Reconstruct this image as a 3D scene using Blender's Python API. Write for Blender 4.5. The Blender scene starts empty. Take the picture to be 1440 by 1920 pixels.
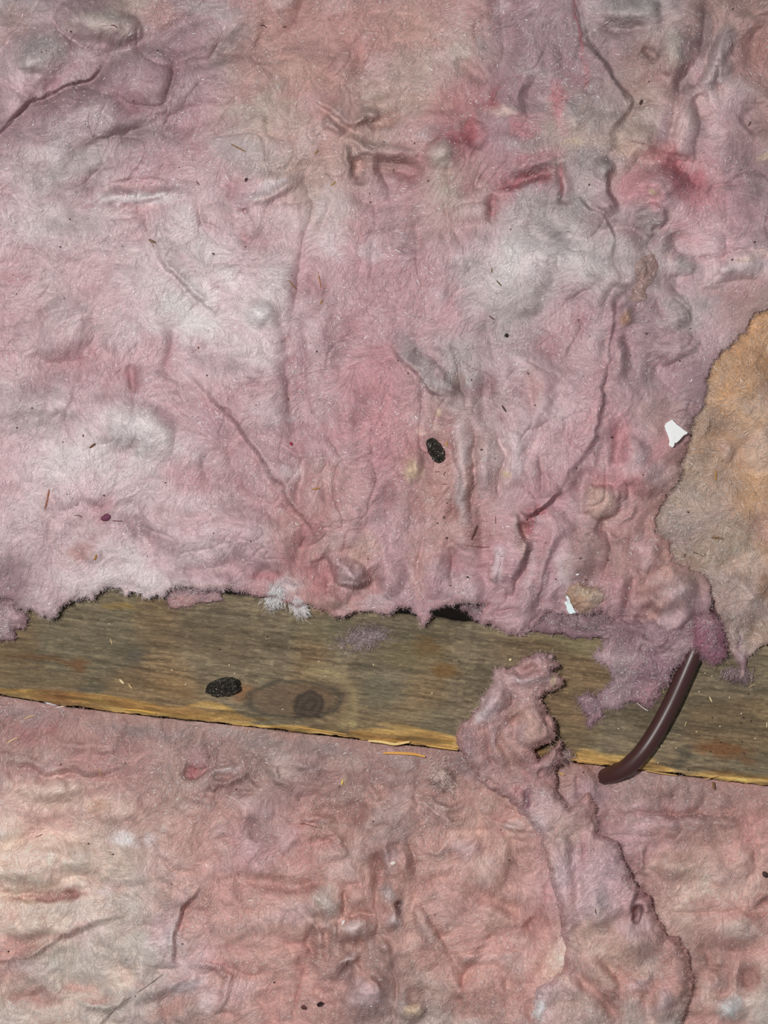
import bpy, math, random
import numpy as np

# ---------------------------------------------------------------- camera, world, lights, exposure
S = 0.0002            # metres per photo pixel on the joist's top face (z = 0)
DPX = 2100.0          # camera height above that face, in the same pixels
D = DPX * S
scene = bpy.context.scene
cam_d = bpy.data.cameras.new('camera')
cam_d.sensor_fit = 'VERTICAL'
cam_d.sensor_height = 24.0
cam_d.lens = 24.0 * D / (1920 * S)
cam_d.clip_start = 0.01
cam_d.clip_end = 20
cam = bpy.data.objects.new('camera', cam_d)
cam.location = (0, 0, D)
scene.collection.objects.link(cam)
scene.camera = cam

world = bpy.data.worlds.new('attic_dark')
scene.world = world
world.use_nodes = True
world.node_tree.nodes['Background'].inputs[0].default_value = (0.9, 0.95, 1.0, 1)
world.node_tree.nodes['Background'].inputs[1].default_value = 0.16

FLASH = (-0.080, 0.044, D + 0.004)          # the phone's flash, beside the lens
fl_d = bpy.data.lights.new('phone_flash', 'POINT')
fl_d.energy = 6.2
fl_d.shadow_soft_size = 0.0035
fl_d.color = (1.0, 0.985, 0.965)
fl = bpy.data.objects.new('phone_flash', fl_d)
fl.location = FLASH
scene.collection.objects.link(fl)

scene.view_settings.view_transform = 'Standard'
scene.view_settings.look = 'None'
scene.view_settings.gamma = 1.0
scene.view_settings.exposure = 0.0
scene.view_settings.use_curve_mapping = False

# ---------------------------------------------------------------- numeric helpers
rng = np.random.default_rng(7)
random.seed(7)


def hash2(ix, iy, seed):
    h = (ix.astype(np.int64) * 374761393 + iy.astype(np.int64) * 668265263 + seed * 974711) & 0xFFFFFFFF
    h = ((h ^ (h >> 13)) * 1274126177) & 0xFFFFFFFF
    h = (h ^ (h >> 16)) & 0xFFFFFFFF
    return h / 4294967295.0


def vn(x, y, sc, seed):
    """value noise in -1..1"""
    u, v = x / sc, y / sc
    iu, iv = np.floor(u), np.floor(v)
    fu, fv = u - iu, v - iv
    fu = fu * fu * fu * (fu * (fu * 6 - 15) + 10)
    fv = fv * fv * fv * (fv * (fv * 6 - 15) + 10)
    a = hash2(iu, iv, seed); b = hash2(iu + 1, iv, seed)
    c = hash2(iu, iv + 1, seed); d = hash2(iu + 1, iv + 1, seed)
    return ((a * (1 - fu) + b * fu) * (1 - fv) + (c * (1 - fu) + d * fu) * fv) * 2 - 1


def fbm(x, y, sc, seed, n=4, g=0.5):
    r, a, t = 0, 1.0, 0.0
    for i in range(n):
        r = r + a * vn(x + 17.3 * i, y - 9.1 * i, sc, seed + 31 * i)
        t += a
        a *= g
        sc *= 0.5
    return r / t


def ridged(x, y, sc, seed, n=3):
    r, a, t = 0, 1.0, 0.0
    for i in range(n):
        r = r + a * (1 - 2.2 * np.abs(vn(x + 11.7 * i, y + 5.3 * i, sc, seed + 13 * i)))
        t += a
        a *= 0.55
        sc *= 0.52
    return r / t


def billow(x, y, sc, seed):
    """rounded pillows with creases between them, 0 in a crease"""
    return 1.6 * np.sqrt(vn(x, y, sc, seed) ** 2 + 0.006)


def smooth(t):
    t = np.clip(t, 0, 1)
    return t * t * (3 - 2 * t)


def polyd(X, Y, pts):
    """distance, side (+ on the right of travel as seen), position 0..1 along a polyline"""
    p = np.array(pts, float)
    seg = np.hypot(*(p[1:] - p[:-1]).T)
    cum = np.concatenate([[0], np.cumsum(seg)])
    best = np.full(X.shape, 1e9); side = np.zeros(X.shape); along = np.zeros(X.shape)
    for i in range(len(p) - 1):
        dx, dy = p[i + 1] - p[i]
        L2 = dx * dx + dy * dy + 1e-9
        t = np.clip(((X - p[i, 0]) * dx + (Y - p[i, 1]) * dy) / L2, 0, 1)
        ex, ey = X - p[i, 0] - t * dx, Y - p[i, 1] - t * dy
        d = np.hypot(ex, ey)
        m = d < best
        best = np.where(m, d, best)
        side = np.where(m, np.sign(ex * -dy + ey * dx), side)
        along = np.where(m, (cum[i] + t * seg[i]) / cum[-1], along)
    return best, side, along


def sdf(X, Y, poly):
    """signed distance to a closed polygon, positive inside"""
    p = np.array(poly, float)
    best = np.full(X.shape, 1e9)
    ins = np.zeros(X.shape, bool)
    n = len(p)
    for i in range(n):
        a, b = p[i], p[(i + 1) % n]
        dx, dy = b - a
        t = np.clip(((X - a[0]) * dx + (Y - a[1]) * dy) / (dx * dx + dy * dy + 1e-9), 0, 1)
        best = np.minimum(best, np.hypot(X - a[0] - t * dx, Y - a[1] - t * dy))
        c = (a[1] > Y) != (b[1] > Y)
        if dy != 0:
            ins ^= c & (X < dx * (Y - a[1]) / dy + a[0])
    return np.where(ins, best, -best)


def strokes(X, Y, items, seed, warp=1.0):
    """sum of folds, creases, ridges and lumps; X, Y are regular grids"""
    H = np.zeros(X.shape)
    wx = X + warp * (6 * vn(X, Y, 45, seed) + 2.5 * vn(X, Y, 13, seed + 1))
    wy = Y + warp * (6 * vn(X, Y, 45, seed + 2) + 2.5 * vn(X, Y, 13, seed + 3))
    x0, y0 = X[0, 0], Y[0, 0]
    st = X[0, 1] - X[0, 0]
    ny, nx = X.shape

    def window(xa, xb, ya, yb):
        i0 = max(0, int((xa - x0) / st)); i1 = min(nx, int((xb - x0) / st) + 2)
        j0 = max(0, int((ya - y0) / st)); j1 = min(ny, int((yb - y0) / st) + 2)
        return slice(j0, max(j0, j1)), slice(i0, max(i0, i1))

    for it in items:
        k = it[0]
        g = AMP[k]
        if k in 'BL':
            _, cx, cy, rx, ry, ang, A = it
            m = max(rx, ry) * 1.2 + 12
            w = window(cx - m, cx + m, cy - m, cy + m)
            x, y = wx[w] - cx, wy[w] - cy
            c, s = math.cos(math.radians(ang)), math.sin(math.radians(ang))
            r2 = ((x * c + y * s) / rx) ** 2 + ((-x * s + y * c) / ry) ** 2
            f = np.clip(1 - r2, 0, 1)
            H[w] += g * A * (f * f if k == 'B' else f ** 0.75 * smooth(f * 2))
            continue
        if k == 'F':
            _, A, wr, wl, pts = it
            m = 4 * max(wr, wl) + 12
        else:
            _, wd, A, pts = it
            wd = wd * WIDE[k]
            m = 4 * wd + 12
        p = np.array(pts)
        w = window(p[:, 0].min() - m, p[:, 0].max() + m, p[:, 1].min() - m, p[:, 1].max() + m)
        if wx[w].size == 0:
            continue
        d, sd, t = polyd(wx[w], wy[w], pts)
        tp = np.clip(5 * t * (1 - t), 0, 1)
        if k == 'C':
            H[w] -= g * A * tp * np.exp(-(d / wd) ** 2)
        elif k == 'V':
            H[w] -= g * A * tp * np.exp(-d / wd)
        elif k == 'R':
            H[w] += g * A * tp * np.exp(-(d / wd) ** 2)
        elif k == 'F':
            sg = d * sd
            up = A * np.exp(-np.maximum(sg, 0) / wr)
            lo = -0.4 * A * np.exp(-np.maximum(-sg, 0) / wl)
            mix = smooth((sg + 7) / 14)
            H[w] += g * tp * (lo * (1 - mix) + up * mix)
    return H


def sampler(G, x0, y0, st):
    ny, nx = G.shape[:2]

    def f(x, y):
        u = np.clip((np.asarray(x, float) - x0) / st, 0, nx - 1.001)
        v = np.clip((np.asarray(y, float) - y0) / st, 0, ny - 1.001)
        i, j = u.astype(int), v.astype(int)
        a, b = u - i, v - j
        if G.ndim == 3:
            a, b = a[..., None], b[..., None]
        return (G[j, i] * (1 - a) + G[j, i + 1] * a) * (1 - b) + (G[j + 1, i] * (1 - a) + G[j + 1, i + 1] * a) * b
    return f


def lic(X, Y, ang, steps, seed, sc=0.0):
    """noise smeared along a direction field: the lie of the fibres"""
    st = X[0, 1] - X[0, 0]
    ny, nx = X.shape
    r = np.random.default_rng(seed)
    src = r.random((ny, nx)) - 0.5
    if sc:
        src = vn(X, Y, sc, seed) * 0.5
    ca, sa = np.cos(ang), np.sin(ang)
    acc = src.copy()
    jj, ii = np.mgrid[0:ny, 0:nx]
    for sg in (1, -1):
        u, v = ii.astype(float), jj.astype(float)
        for k in range(steps):
            a = np.clip(np.rint(u), 0, nx - 1).astype(int); b = np.clip(np.rint(v), 0, ny - 1).astype(int)
            u = u + sg * ca[b, a]; v = v + sg * sa[b, a]
            a = np.clip(np.rint(u), 0, nx - 1).astype(int); b = np.clip(np.rint(v), 0, ny - 1).astype(int)
            acc += src[b, a]
    acc = acc - acc.mean()
    return acc / (acc.std() + 1e-9)


# ---------------------------------------------------------------- colour helpers
def lin(c):
    c = np.asarray(c, float) / 255
    return np.where(c <= 0.04045, c / 12.92, ((c + 0.055) / 1.055) ** 2.4)


def flash_level(x, y):
    """how much of the flash falls on a level spot (1 = straight below it)"""
    lx, ly = 720 + FLASH[0] / S, 960 - FLASH[1] / S
    return (DPX ** 2 / (DPX ** 2 + (x - lx) ** 2 + (y - ly) ** 2)) ** 1.5


SAT, TONE = 0.74, np.array([0.965, 0.95, 0.945])
REL = 2.35         # depth of the traced folds
AMP = {'C': 1.05, 'B': 1.5, 'R': 1.0, 'V': 0.7, 'F': 1.0, 'L': 0.85}
WIDE = {'C': 1.35, 'R': 1.3, 'V': 1.1}
WHITE = 0.83     # what a well lit full white comes out at


def albedo(rgb, x, y):
    """dye colours noted down under the flash, turned into reflectance"""
    return np.clip(lin(rgb) / (flash_level(x, y)[..., None] ** 0.5 * WHITE), 0.004, 0.92)


PAL = {
    'W': (206, 194, 197), 'p': (197, 166, 170), 'P': (187, 146, 152), 'M': (160, 127, 136), 'G': (172, 160, 161),
    'g': (146, 134, 136), 'S': (182, 134, 130), 'R': (184, 104, 114), 'B': (160, 124, 118), 'T': (182, 150, 126),
    'O': (204, 152, 102), 'D': (180, 154, 144), 'K': (192, 132, 140), 'C': (216, 188, 172), 's': (192, 146, 136),
    'b': (164, 112, 106), 'w': (188, 174, 165), 'm': (140, 100, 112), 'u': (150, 110, 124), 'V': (154, 88, 112),
    'Y': (200, 176, 138), 'o': (172, 128, 96), 'H': (222, 216, 218), 'd': (120, 96, 98), 'r': (172, 84, 92),
    'k': (96, 72, 74), 'c': (196, 160, 144),
}


def colour_field(X, Y, grid, gx, gy, blobs, seed, flow, mott=1.0, relief_shade=None):
    """dye of the fibres: noted colours, blobs of dye, dusty grey or painted shade, mottling and streaks along the fibres"""
    g = np.array([[PAL[ch] for ch in row] for row in grid], float)
    wx = X + 34 * fbm(X, Y, 110, seed, 3) + 10 * vn(X, Y, 22, seed + 5)
    wy = Y + 34 * fbm(X, Y, 110, seed + 7, 3) + 10 * vn(X, Y, 22, seed + 8)
    col = sampler(g, gx[0], gy[0], gx[1])(wx, (wy - gy[0]) * gx[1] / gy[1] + gy[0])
    lum = fbm(X, Y, 60, seed + 20, 4, 0.62)
    hue = fbm(X, Y, 85, seed + 40, 4, 0.6)
    if relief_shade is not None:
        lum = 0.75 * lum + 0.55 * relief_shade  # crests paler, creases darker: relief shading put into the colour
    white = smooth((lum - 0.10) / 0.55)[..., None] * 0.50 * mott
    deep = smooth((-lum - 0.12) / 0.55)[..., None] * 0.55 * mott
    col = col * (1 - white) + white * (col * 0.45 + np.array(PAL['W']) * 0.55 + 4)
    col = col * (1 - deep) + deep * (col * np.array([0.90, 0.76, 0.785]))
    h = hue[..., None] * mott
    col = col * (1 + h * np.array([0.02, -0.05, -0.03]))
    wx = X + 7 * vn(X, Y, 26, seed + 50) + 3 * vn(X, Y, 9, seed + 51)
    wy = Y + 7 * vn(X, Y, 26, seed + 52) + 3 * vn(X, Y, 9, seed + 53)
    edge = fbm(X, Y, 24, seed + 60, 3)
    for cx, cy, rx, ry, ang, key, a in blobs:
        c, s = math.cos(math.radians(ang)), math.sin(math.radians(ang))
        x, y = wx - cx, wy - cy
        r = np.sqrt(((x * c + y * s) / rx) ** 2 + ((-x * s + y * c) / ry) ** 2)
        al = (a * smooth((1.25 - r + 0.35 * edge) / 0.9))[..., None]
        col = col * (1 - al) + al * np.array(PAL[key], float)
    f1, f2 = flow
    grey = (col @ np.array([0.35, 0.45, 0.20]))[..., None]
    col = (grey + SAT * (col - grey)) * TONE
    col = col * (1 + 0.035 * np.clip(f1, -2.5, 2.5) + 0.014 * np.clip(f2, -2.2, 2.2))[..., None]
    return np.clip(col, 8, 240)


# ---------------------------------------------------------------- mesh helpers
def P(x, y, z):
    """a point seen at photo pixel (x, y) lying z pixels above the joist's top, in metres"""
    f = (DPX - z) / DPX
    return np.stack([(x - 720) * S * f, (960 - y) * S * f, z * S], -1)


def mesh_np(name, co, faces, nv, mat, col=None, parent=None, smooth_sh=True):
    """one mesh object from numpy arrays; faces is a flat index list with nv corners each"""
    me = bpy.data.meshes.new(name)
    nf = len(faces) // nv
    me.vertices.add(len(co))
    me.vertices.foreach_set('co', np.ascontiguousarray(co, np.float32).ravel())
    me.loops.add(nf * nv)
    me.loops.foreach_set('vertex_index', np.ascontiguousarray(faces, np.int32))
    me.polygons.add(nf)
    me.polygons.foreach_set('loop_start', np.arange(0, nf * nv, nv, dtype=np.int32))
    me.polygons.foreach_set('use_smooth', np.full(nf, smooth_sh))
    me.update(calc_edges=True)
    if col is not None:
        at = me.color_attributes.new('dye', 'FLOAT_COLOR', 'POINT')
        at.data.foreach_set('color', np.concatenate([col, np.ones((len(col), 1))], 1).astype(np.float32).ravel())
    me.materials.append(mat)
    o = bpy.data.objects.new(name, me)
    scene.collection.objects.link(o)
    if parent is not None:
        o.parent = parent
    return o


def tag(o, label, cat, group=None):
    o['label'] = label
    o['category'] = cat
    if group:
        o['group'] = group
    return o


def material(name, rough=0.9, spec=0.2, bump=0.0, bscale=900, fleck=0.0, sheen=0.0, sss=0.0, base=None, bdist=0.0004, grain=None):
    m = bpy.data.materials.new(name)
    m.use_nodes = True
    nt = m.node_tree
    b = nt.nodes['Principled BSDF']
    b.inputs['Roughness'].default_value = rough
    b.inputs['Specular IOR Level'].default_value = spec
    if sheen:
        b.inputs['Sheen Weight'].default_value = sheen
        b.inputs['Sheen Roughness'].default_value = 0.6
    if sss:
        b.inputs['Subsurface Weight'].default_value = sss
        b.inputs['Subsurface Radius'].default_value = (1.0, 0.75, 0.75)
        b.inputs['Subsurface Scale'].default_value = 0.0012
    if base is None:
        a = nt.nodes.new('ShaderNodeAttribute')
        a.attribute_name = 'dye'
        csock = a.outputs['Color']
    else:
        c = nt.nodes.new('ShaderNodeRGB')
        c.outputs[0].default_value = (*base, 1)
        csock = c.outputs[0]
    tc = nt.nodes.new('ShaderNodeTexCoord')
    nz = nt.nodes.new('ShaderNodeTexNoise')
    nz.inputs['Scale'].default_value = bscale
    nz.inputs['Detail'].default_value = 3
    nz.inputs['Roughness'].default_value = 0.7
    nz.inputs['Distortion'].default_value = 1.2
    if grain is None:
        nt.links.new(tc.outputs['Object'], nz.inputs['Vector'])
    else:
        mp = nt.nodes.new('ShaderNodeMapping')
        mp.vector_type = 'TEXTURE'
        mp.inputs['Rotation'].default_value = (0, 0, grain[0])
        mp.inputs['Scale'].default_value = (grain[1], 1, 1)
        nt.links.new(tc.outputs['Object'], mp.inputs['Vector'])
        nt.links.new(mp.outputs[0], nz.inputs['Vector'])
    if fleck:
        r = nt.nodes.new('ShaderNodeMapRange')
        r.inputs['From Min'].default_value = 0.3
        r.inputs['From Max'].default_value = 0.7
        r.inputs['To Min'].default_value = 1 - fleck
        r.inputs['To Max'].default_value = 1 + fleck
        nt.links.new(nz.outputs['Fac'], r.inputs['Value'])
        mx = nt.nodes.new('ShaderNodeVectorMath')
        mx.operation = 'SCALE'
        nt.links.new(csock, mx.inputs[0])
        nt.links.new(r.outputs[0], mx.inputs['Scale'])
        csock = mx.outputs[0]
    nt.links.new(csock, b.inputs['Base Color'])
    if bump:
        bp = nt.nodes.new('ShaderNodeBump')
        bp.inputs['Strength'].default_value = bump
        bp.inputs['Distance'].default_value = bdist
        nt.links.new(nz.outputs['Fac'], bp.inputs['Height'])
        nt.links.new(bp.outputs[0], b.inputs['Normal'])
    return m


M_WOOL = material('glass_wool', 0.95, 0.05, bump=0.6, bscale=1700, fleck=0.2)
M_FIB = material('glass_fibre', 0.38, 0.6)
M_WOOD = material('weathered_timber', 0.85, 0.15, bump=0.8, bscale=1900, fleck=0.36, grain=(-0.119, 6.0))
M_CABLE = material('cable_sheath', 0.36, 0.5, bump=0.04, bscale=700, base=tuple(lin((74, 46, 44))))
M_DROP = material('dropping', 0.42, 0.5, bump=1.0, bscale=1700, fleck=0.7, bdist=0.0016)
M_CHIP = material('debris', 0.75, 0.2, bump=0.2, bscale=1500, fleck=0.15)
M_PAINT = material('flake_of_paint', 0.6, 0.25, bump=0.12, bscale=900, fleck=0.03)
M_BOARD = material('plasterboard', 0.9, 0.1, base=(0.45, 0.42, 0.38))


def ribbons(name, pts, width, col, parent=None, mat=None, label=None, cat=None, taper=True, tilt=0.8, seed=1):
    """thin fibres: pts is (N, K, 3) in photo pixels + height, joined in one mesh"""
    N, K, _ = pts.shape
    r = np.random.default_rng(seed)
    w = P(pts[..., 0], pts[..., 1], pts[..., 2])
    t = np.gradient(w, axis=1)
    t /= np.linalg.norm(t, axis=2, keepdims=True) + 1e-12
    up = np.stack([r.normal(0, tilt, N), r.normal(0, tilt, N), np.ones(N)], 1)
    up /= np.linalg.norm(up, axis=1, keepdims=True)
    sd = np.cross(t, up[:, None, :])
    sd /= np.linalg.norm(sd, axis=2, keepdims=True) + 1e-12
    prof = np.ones(K)
    if taper:
        prof = 0.35 + 0.65 * np.sin(np.linspace(0.15, math.pi - 0.15, K))
    wd = (np.broadcast_to(np.asarray(width), (N,))[:, None] * prof[None, :] * S * 0.5)[..., None]
    co = np.stack([w - sd * wd, w + sd * wd], 2).reshape(-1, 3)
    base = (np.arange(N)[:, None] * K + np.arange(K - 1)[None, :]) * 2
    f = np.stack([base, base + 1, base + 3, base + 2], -1).reshape(-1)
    c = np.repeat(col, K * 2, axis=0)
    o = mesh_np(name, co, f, 4, mat or M_FIB, c, parent)
    o['kind'] = 'stuff'
    return o


def sheet(name, poly, step, hfun, zb, R, cfun, mat, skirt=6, ragged=4.0, seed=1, inset=5, edge_pow=0.5, n_fib=0, n_fuzz=0,
          fib_len=(6, 24), fuzz_len=(3, 9), fib_w=0.45, flowscale=70, fib_white=0.32, underside=False, frame=None, lift=1.5):
    """a body with a relief top over an outline traced in photo pixels"""
    p = np.array(poly, float)
    x0, y0 = p.min(0) - 12
    x1, y1 = p.max(0) + 12
    X, Y = np.meshgrid(np.arange(x0, x1, step), np.arange(y0, y1, step))
    sx = X + ragged * (vn(X, Y, 17, seed + 3) + 0.6 * vn(X, Y, 7, seed + 4))
    sy = Y + ragged * (vn(X, Y, 17, seed + 5) + 0.6 * vn(X, Y, 7, seed + 6))
    d = sdf(sx, sy, poly)
    ang = 2 * math.pi * fbm(X, Y, flowscale * 2.2, seed + 70, 2) + 0.5 * vn(X, Y, 26, seed + 75)
    f1 = lic(X, Y, ang, 3, seed + 1)
    f2 = lic(X, Y, ang, 9, seed + 2, 5)
    H = hfun(X, Y, d, f1, f2)
    zbase = zb(X, Y) if callable(zb) else np.full(X.shape, float(zb))
    e = np.clip(d / R, 0, 1)
    prof = (1 - (1 - e) ** 2) ** edge_pow
    Z = zbase + np.maximum(H - zbase, 0.5) * np.clip(prof, 0.0, 1)
    C = albedo(cfun(X, Y, (f1, f2)), X, Y)
    gy, gx = np.gradient(d, step)
    gl = np.hypot(gx, gy) + 1e-6
    gx, gy = gx / gl, gy / gl
    ok = d > -step * 0.9
    q = ok[:-1, :-1] & ok[1:, :-1] & ok[:-1, 1:] & ok[1:, 1:]
    q &= (d[:-1, :-1] > 0) | (d[1:, :-1] > 0) | (d[:-1, 1:] > 0) | (d[1:, 1:] > 0)
    used = np.zeros(X.shape, bool)
    for a, b in ((0, 0), (0, 1), (1, 0), (1, 1)):
        used[a:a + q.shape[0], b:b + q.shape[1]] |= q
    mv = np.where(used & (d < 0), -d, 0)
    XX, YY = X + gx * mv, Y + gy * mv
    Z = np.where(d <= 0, zbase, Z)
    idx = np.full(X.shape, -1)
    idx[used] = np.arange(used.sum())
    co = P(XX[used], YY[used], Z[used])
    col = C[used]
    jj, ii = np.nonzero(q)
    F = np.stack([idx[jj + 1, ii], idx[jj + 1, ii + 1], idx[jj, ii + 1], idx[jj, ii]], -1)
    # skirt under the outline
    E = np.concatenate([F[:, [0, 1]], F[:, [1, 2]], F[:, [2, 3]], F[:, [3, 0]]])
    key = np.sort(E, 1)
    kk = key[:, 0].astype(np.int64) * len(co) + key[:, 1]
    _, inv, cnt = np.unique(kk, return_inverse=True, return_counts=True)
    BE = E[cnt[inv] == 1]
    bv = np.unique(BE)
    remap = np.full(len(co), -1)
    remap[bv] = len(co) + np.arange(len(bv))
    bx, by, bz = XX[used][bv], YY[used][bv], Z[used][bv]
    bgx, bgy = gx[used][bv], gy[used][bv]
    sk = P(bx + bgx * inset, by + bgy * inset, bz - skirt)
    co = np.concatenate([co, sk])
    col = np.concatenate([col, col[bv]])
    SF = np.stack([BE[:, 1], BE[:, 0], remap[BE[:, 0]], remap[BE[:, 1]]], -1)
    faces = np.concatenate([F, SF])
    if underside:
        m2 = np.full(X.shape, -1)
        inner = used.copy()
        m2[inner] = len(co) + np.arange(inner.sum())
        co = np.concatenate([co, P(XX[used], YY[used], zbase[used] - skirt)])
        col = np.concatenate([col, C[used]])
        faces = np.concatenate([faces, np.stack([m2[jj, ii], m2[jj, ii + 1], m2[jj + 1, ii + 1], m2[jj + 1, ii]], -1)])
    o = mesh_np(name, co, faces.reshape(-1), 4, mat, col)
    info = dict(o=o, z=sampler(Z, x0, y0, step), c=sampler(C, x0, y0, step), d=sampler(d, x0, y0, step), a=sampler(ang, x0, y0, step))
    r = np.random.default_rng(seed + 99)
    parts = []
    if n_fib:
        bx0, by0, bx1, by1 = max(x0, -20), max(y0, -20), min(x1, 1460), min(y1, 1940)
        n = int(n_fib)
        x, y = r.uniform(bx0, bx1, n * 3), r.uniform(by0, by1, n * 3)
        # fibres lie in loose patches
        keep = (info['d'](x, y) > 2) & (r.random(n * 3) < 0.35 + 0.65 * smooth((vn(x, y, 34, seed + 33) + 0.4) / 0.9))
        x, y = x[keep][:n], y[keep][:n]
        n = len(x)
        K = 4
        L = r.uniform(*fib_len, n) * r.choice([0.6, 1.0, 1.5], n, p=[0.5, 0.4, 0.1])
        th = info['a'](x, y) + r.normal(0, 0.7, n)
        cv = r.normal(0, 0.7, n)
        t = np.linspace(-0.5, 0.5, K)
        aa = th[:, None] + cv[:, None] * t[None, :]
        px = x[:, None] + np.cumsum(np.cos(aa) * L[:, None] / (K - 1), 1)
        py = y[:, None] + np.cumsum(np.sin(aa) * L[:, None] / (K - 1), 1)
        inside = info['d'](px, py) > 1
        okf = inside.all(1)
        px, py, L = px[okf], py[okf], L[okf]
        n = len(px)
        pz = info['z'](px, py)
        pz = 0.8 * pz + 0.2 * np.maximum(pz, pz.mean(1, keepdims=True))
        pz = pz + 0.5 + r.gamma(1.2, 0.5, n)[:, None] + (r.gamma(1.2, lift, n)[:, None] * (1 - (2 * t[None, :]) ** 2))
        cc = info['c'](px[:, 2], py[:, 2])
        k = (fib_white * r.uniform(0.2, 1.0, n))[:, None]
        cc = cc * (1 - k) + k * np.clip(cc * 0.5 + 0.42, 0, 0.85)
        parts.append((np.stack([px, py, pz], -1), r.uniform(0.7, 1.3, n) * fib_w, cc))
    if n_fib:
        # short fibres coloured towards white, glints painted in
        n = int(n_fib * 0.55)
        x, y = r.uniform(bx0, bx1, n * 2), r.uniform(by0, by1, n * 2)
        keep = (info['d'](x, y) > 3) & (r.random(n * 2) < 0.15 + 0.85 * smooth((fbm(x, y, 50, seed + 37, 3) + 0.25) / 0.6))
        x, y = x[keep][:n], y[keep][:n]
        n = len(x)
        K = 4
        t = np.linspace(-0.5, 0.5, K)
        L = r.gamma(2.0, 1.5, n) + 1.5
        aa = (info['a'](x, y) + r.normal(0, 0.9, n))[:, None] + r.normal(0, 0.9, n)[:, None] * t[None, :]
        px = x[:, None] + np.cumsum(np.cos(aa) * L[:, None] / (K - 1), 1)
        py = y[:, None] + np.cumsum(np.sin(aa) * L[:, None] / (K - 1), 1)
        pz = info['z'](px, py) + 1.2 + r.gamma(1.2, 0.5, n)[:, None]
        cc = info['c'](x, y)
        k = (r.random(n) ** 0.7)[:, None]
        parts.append((np.stack([px, py, pz], -1), r.uniform(0.5, 1.25, n), cc * (1 - k) + k * (cc * 0.2 + 0.72)))
    if n_fuzz:
        vis = np.nonzero((bx > -20) & (bx < 1460) & (by > -20) & (by < 1940))[0]
        if len(vis):
            b = r.choice(vis, int(n_fuzz))
            n = len(b)
            K = 5
            depth = r.uniform(0, 9, n)
            xs, ys = bx[b] + bgx[b] * depth + r.normal(0, 1.5, n), by[b] + bgy[b] * depth + r.normal(0, 1.5, n)
            th = np.arctan2(-bgy[b], -bgx[b]) + r.normal(0, 0.75, n)
            L = r.uniform(*fuzz_len, n) * r.choice([0.6, 1, 1.7], n, p=[0.5, 0.42, 0.08])
            cv = r.normal(0, 1.1, n)
            t = np.linspace(0, 1, K)
            aa = th[:, None] + cv[:, None] * t[None, :]
            px = xs[:, None] + np.cumsum(np.cos(aa) * L[:, None] / K, 1)
            py = ys[:, None] + np.cumsum(np.sin(aa) * L[:, None] / K, 1)
            z0 = info['z'](xs, ys)
            pz = z0[:, None] + r.normal(0, 0.25, n)[:, None] * L[:, None] * t[None, :] + 0.6
            pz = np.maximum(pz, (zbase.min() if not callable(zb) else -1e9) + 0.5 - 2)
            cc = np.clip(info['c'](xs + bgx[b] * 4, ys + bgy[b] * 4) * 1.03, 0, 0.9)
            parts.append((np.stack([px, py, pz], -1), r.uniform(0.6, 1.1, n) * fib_w, cc))
    for i_, q_ in enumerate(parts):
        ribbons((['loose_fibres', 'glint_fibres', 'edge_fuzz'] if n_fib else ['edge_fuzz'])[i_], q_[0], q_[1], q_[2], o, seed=seed + i_)
    return info


def jy(x):
    return 1060 + 0.1194 * np.minimum(x, 1150) + 0.04 * np.maximum(x - 1150, 0)          # upper edge of the joist


def jl(x):
    """lower edge of the joist"""
    return np.interp(x, [-160, 0, 120, 250, 480, 700, 860, 1060, 1280, 1440, 1600], [1284, 1302, 1322, 1338, 1362, 1388, 1406, 1426, 1452, 1472, 1491])


# ---------------------------------------------------------------- structure: the board under the bays
def box(name, x0, x1, y0, y1, z0, z1, mat):
    v = [(x, y, z) for z in (z0, z1) for y in (y0, y1) for x in (x0, x1)]
    f = [(0, 2, 3, 1), (4, 5, 7, 6), (0, 1, 5, 4), (2, 6, 7, 3), (0, 4, 6, 2), (1, 3, 7, 5)]
    me = bpy.data.meshes.new(name)
    me.from_pydata(v, [], f)
    me.materials.append(mat)
    o = bpy.data.objects.new(name, me)
    scene.collection.objects.link(o)
    return o


fl_o = box('floor', -0.32, 0.32, -0.36, 0.36, -0.1025, -0.0905, M_BOARD)
fl_o['kind'] = 'structure'

# ---------------------------------------------------------------- the timber joist
KX, KY = 580, 1322


def grain_xy(X, Y):
    u = X + 0.12 * Y
    v = Y - 0.1194 * X
    # grain bends round the knot
    dx, dy = X - KX, (Y - KY) * 1.6
    rr = np.hypot(dx, dy)
    v = v + 26 * np.exp(-(rr / 85) ** 2) * np.sign(dy + 1e-3) * (1 - np.exp(-np.abs(dy) / 18)) + 5 * fbm(X, Y, 160, 5, 2)
    return u, v, rr


def joist_h(X, Y, d, f1, f2):
    u, v, rr = grain_xy(X, Y)
    g = vn(u / 22, v, 3.4, 401) * 0.9 + vn(u / 14, v, 7, 402) * 0.8 + vn(u / 8, v, 16, 403) * 0.9
    h = g + 0.5 * vn(X, Y, 5, 404)
    low = jl(X) - Y
    # the worn arris along the lower side, broken in steps
    w = 16 + 9 * vn(X, Y * 0, 90, 405) + 5 * vn(X, Y * 0, 26, 406)
    h = h - 10 * smooth((w - low) / 14) + 1.8 * vn(u / 12, v, 5, 408) * smooth((w + 12 - low) / 12)
    h = h + 2 * np.exp(-(rr / 40) ** 2) - 2.2 * np.exp(-((rr - 46) / 7) ** 2)
    return h


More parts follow.
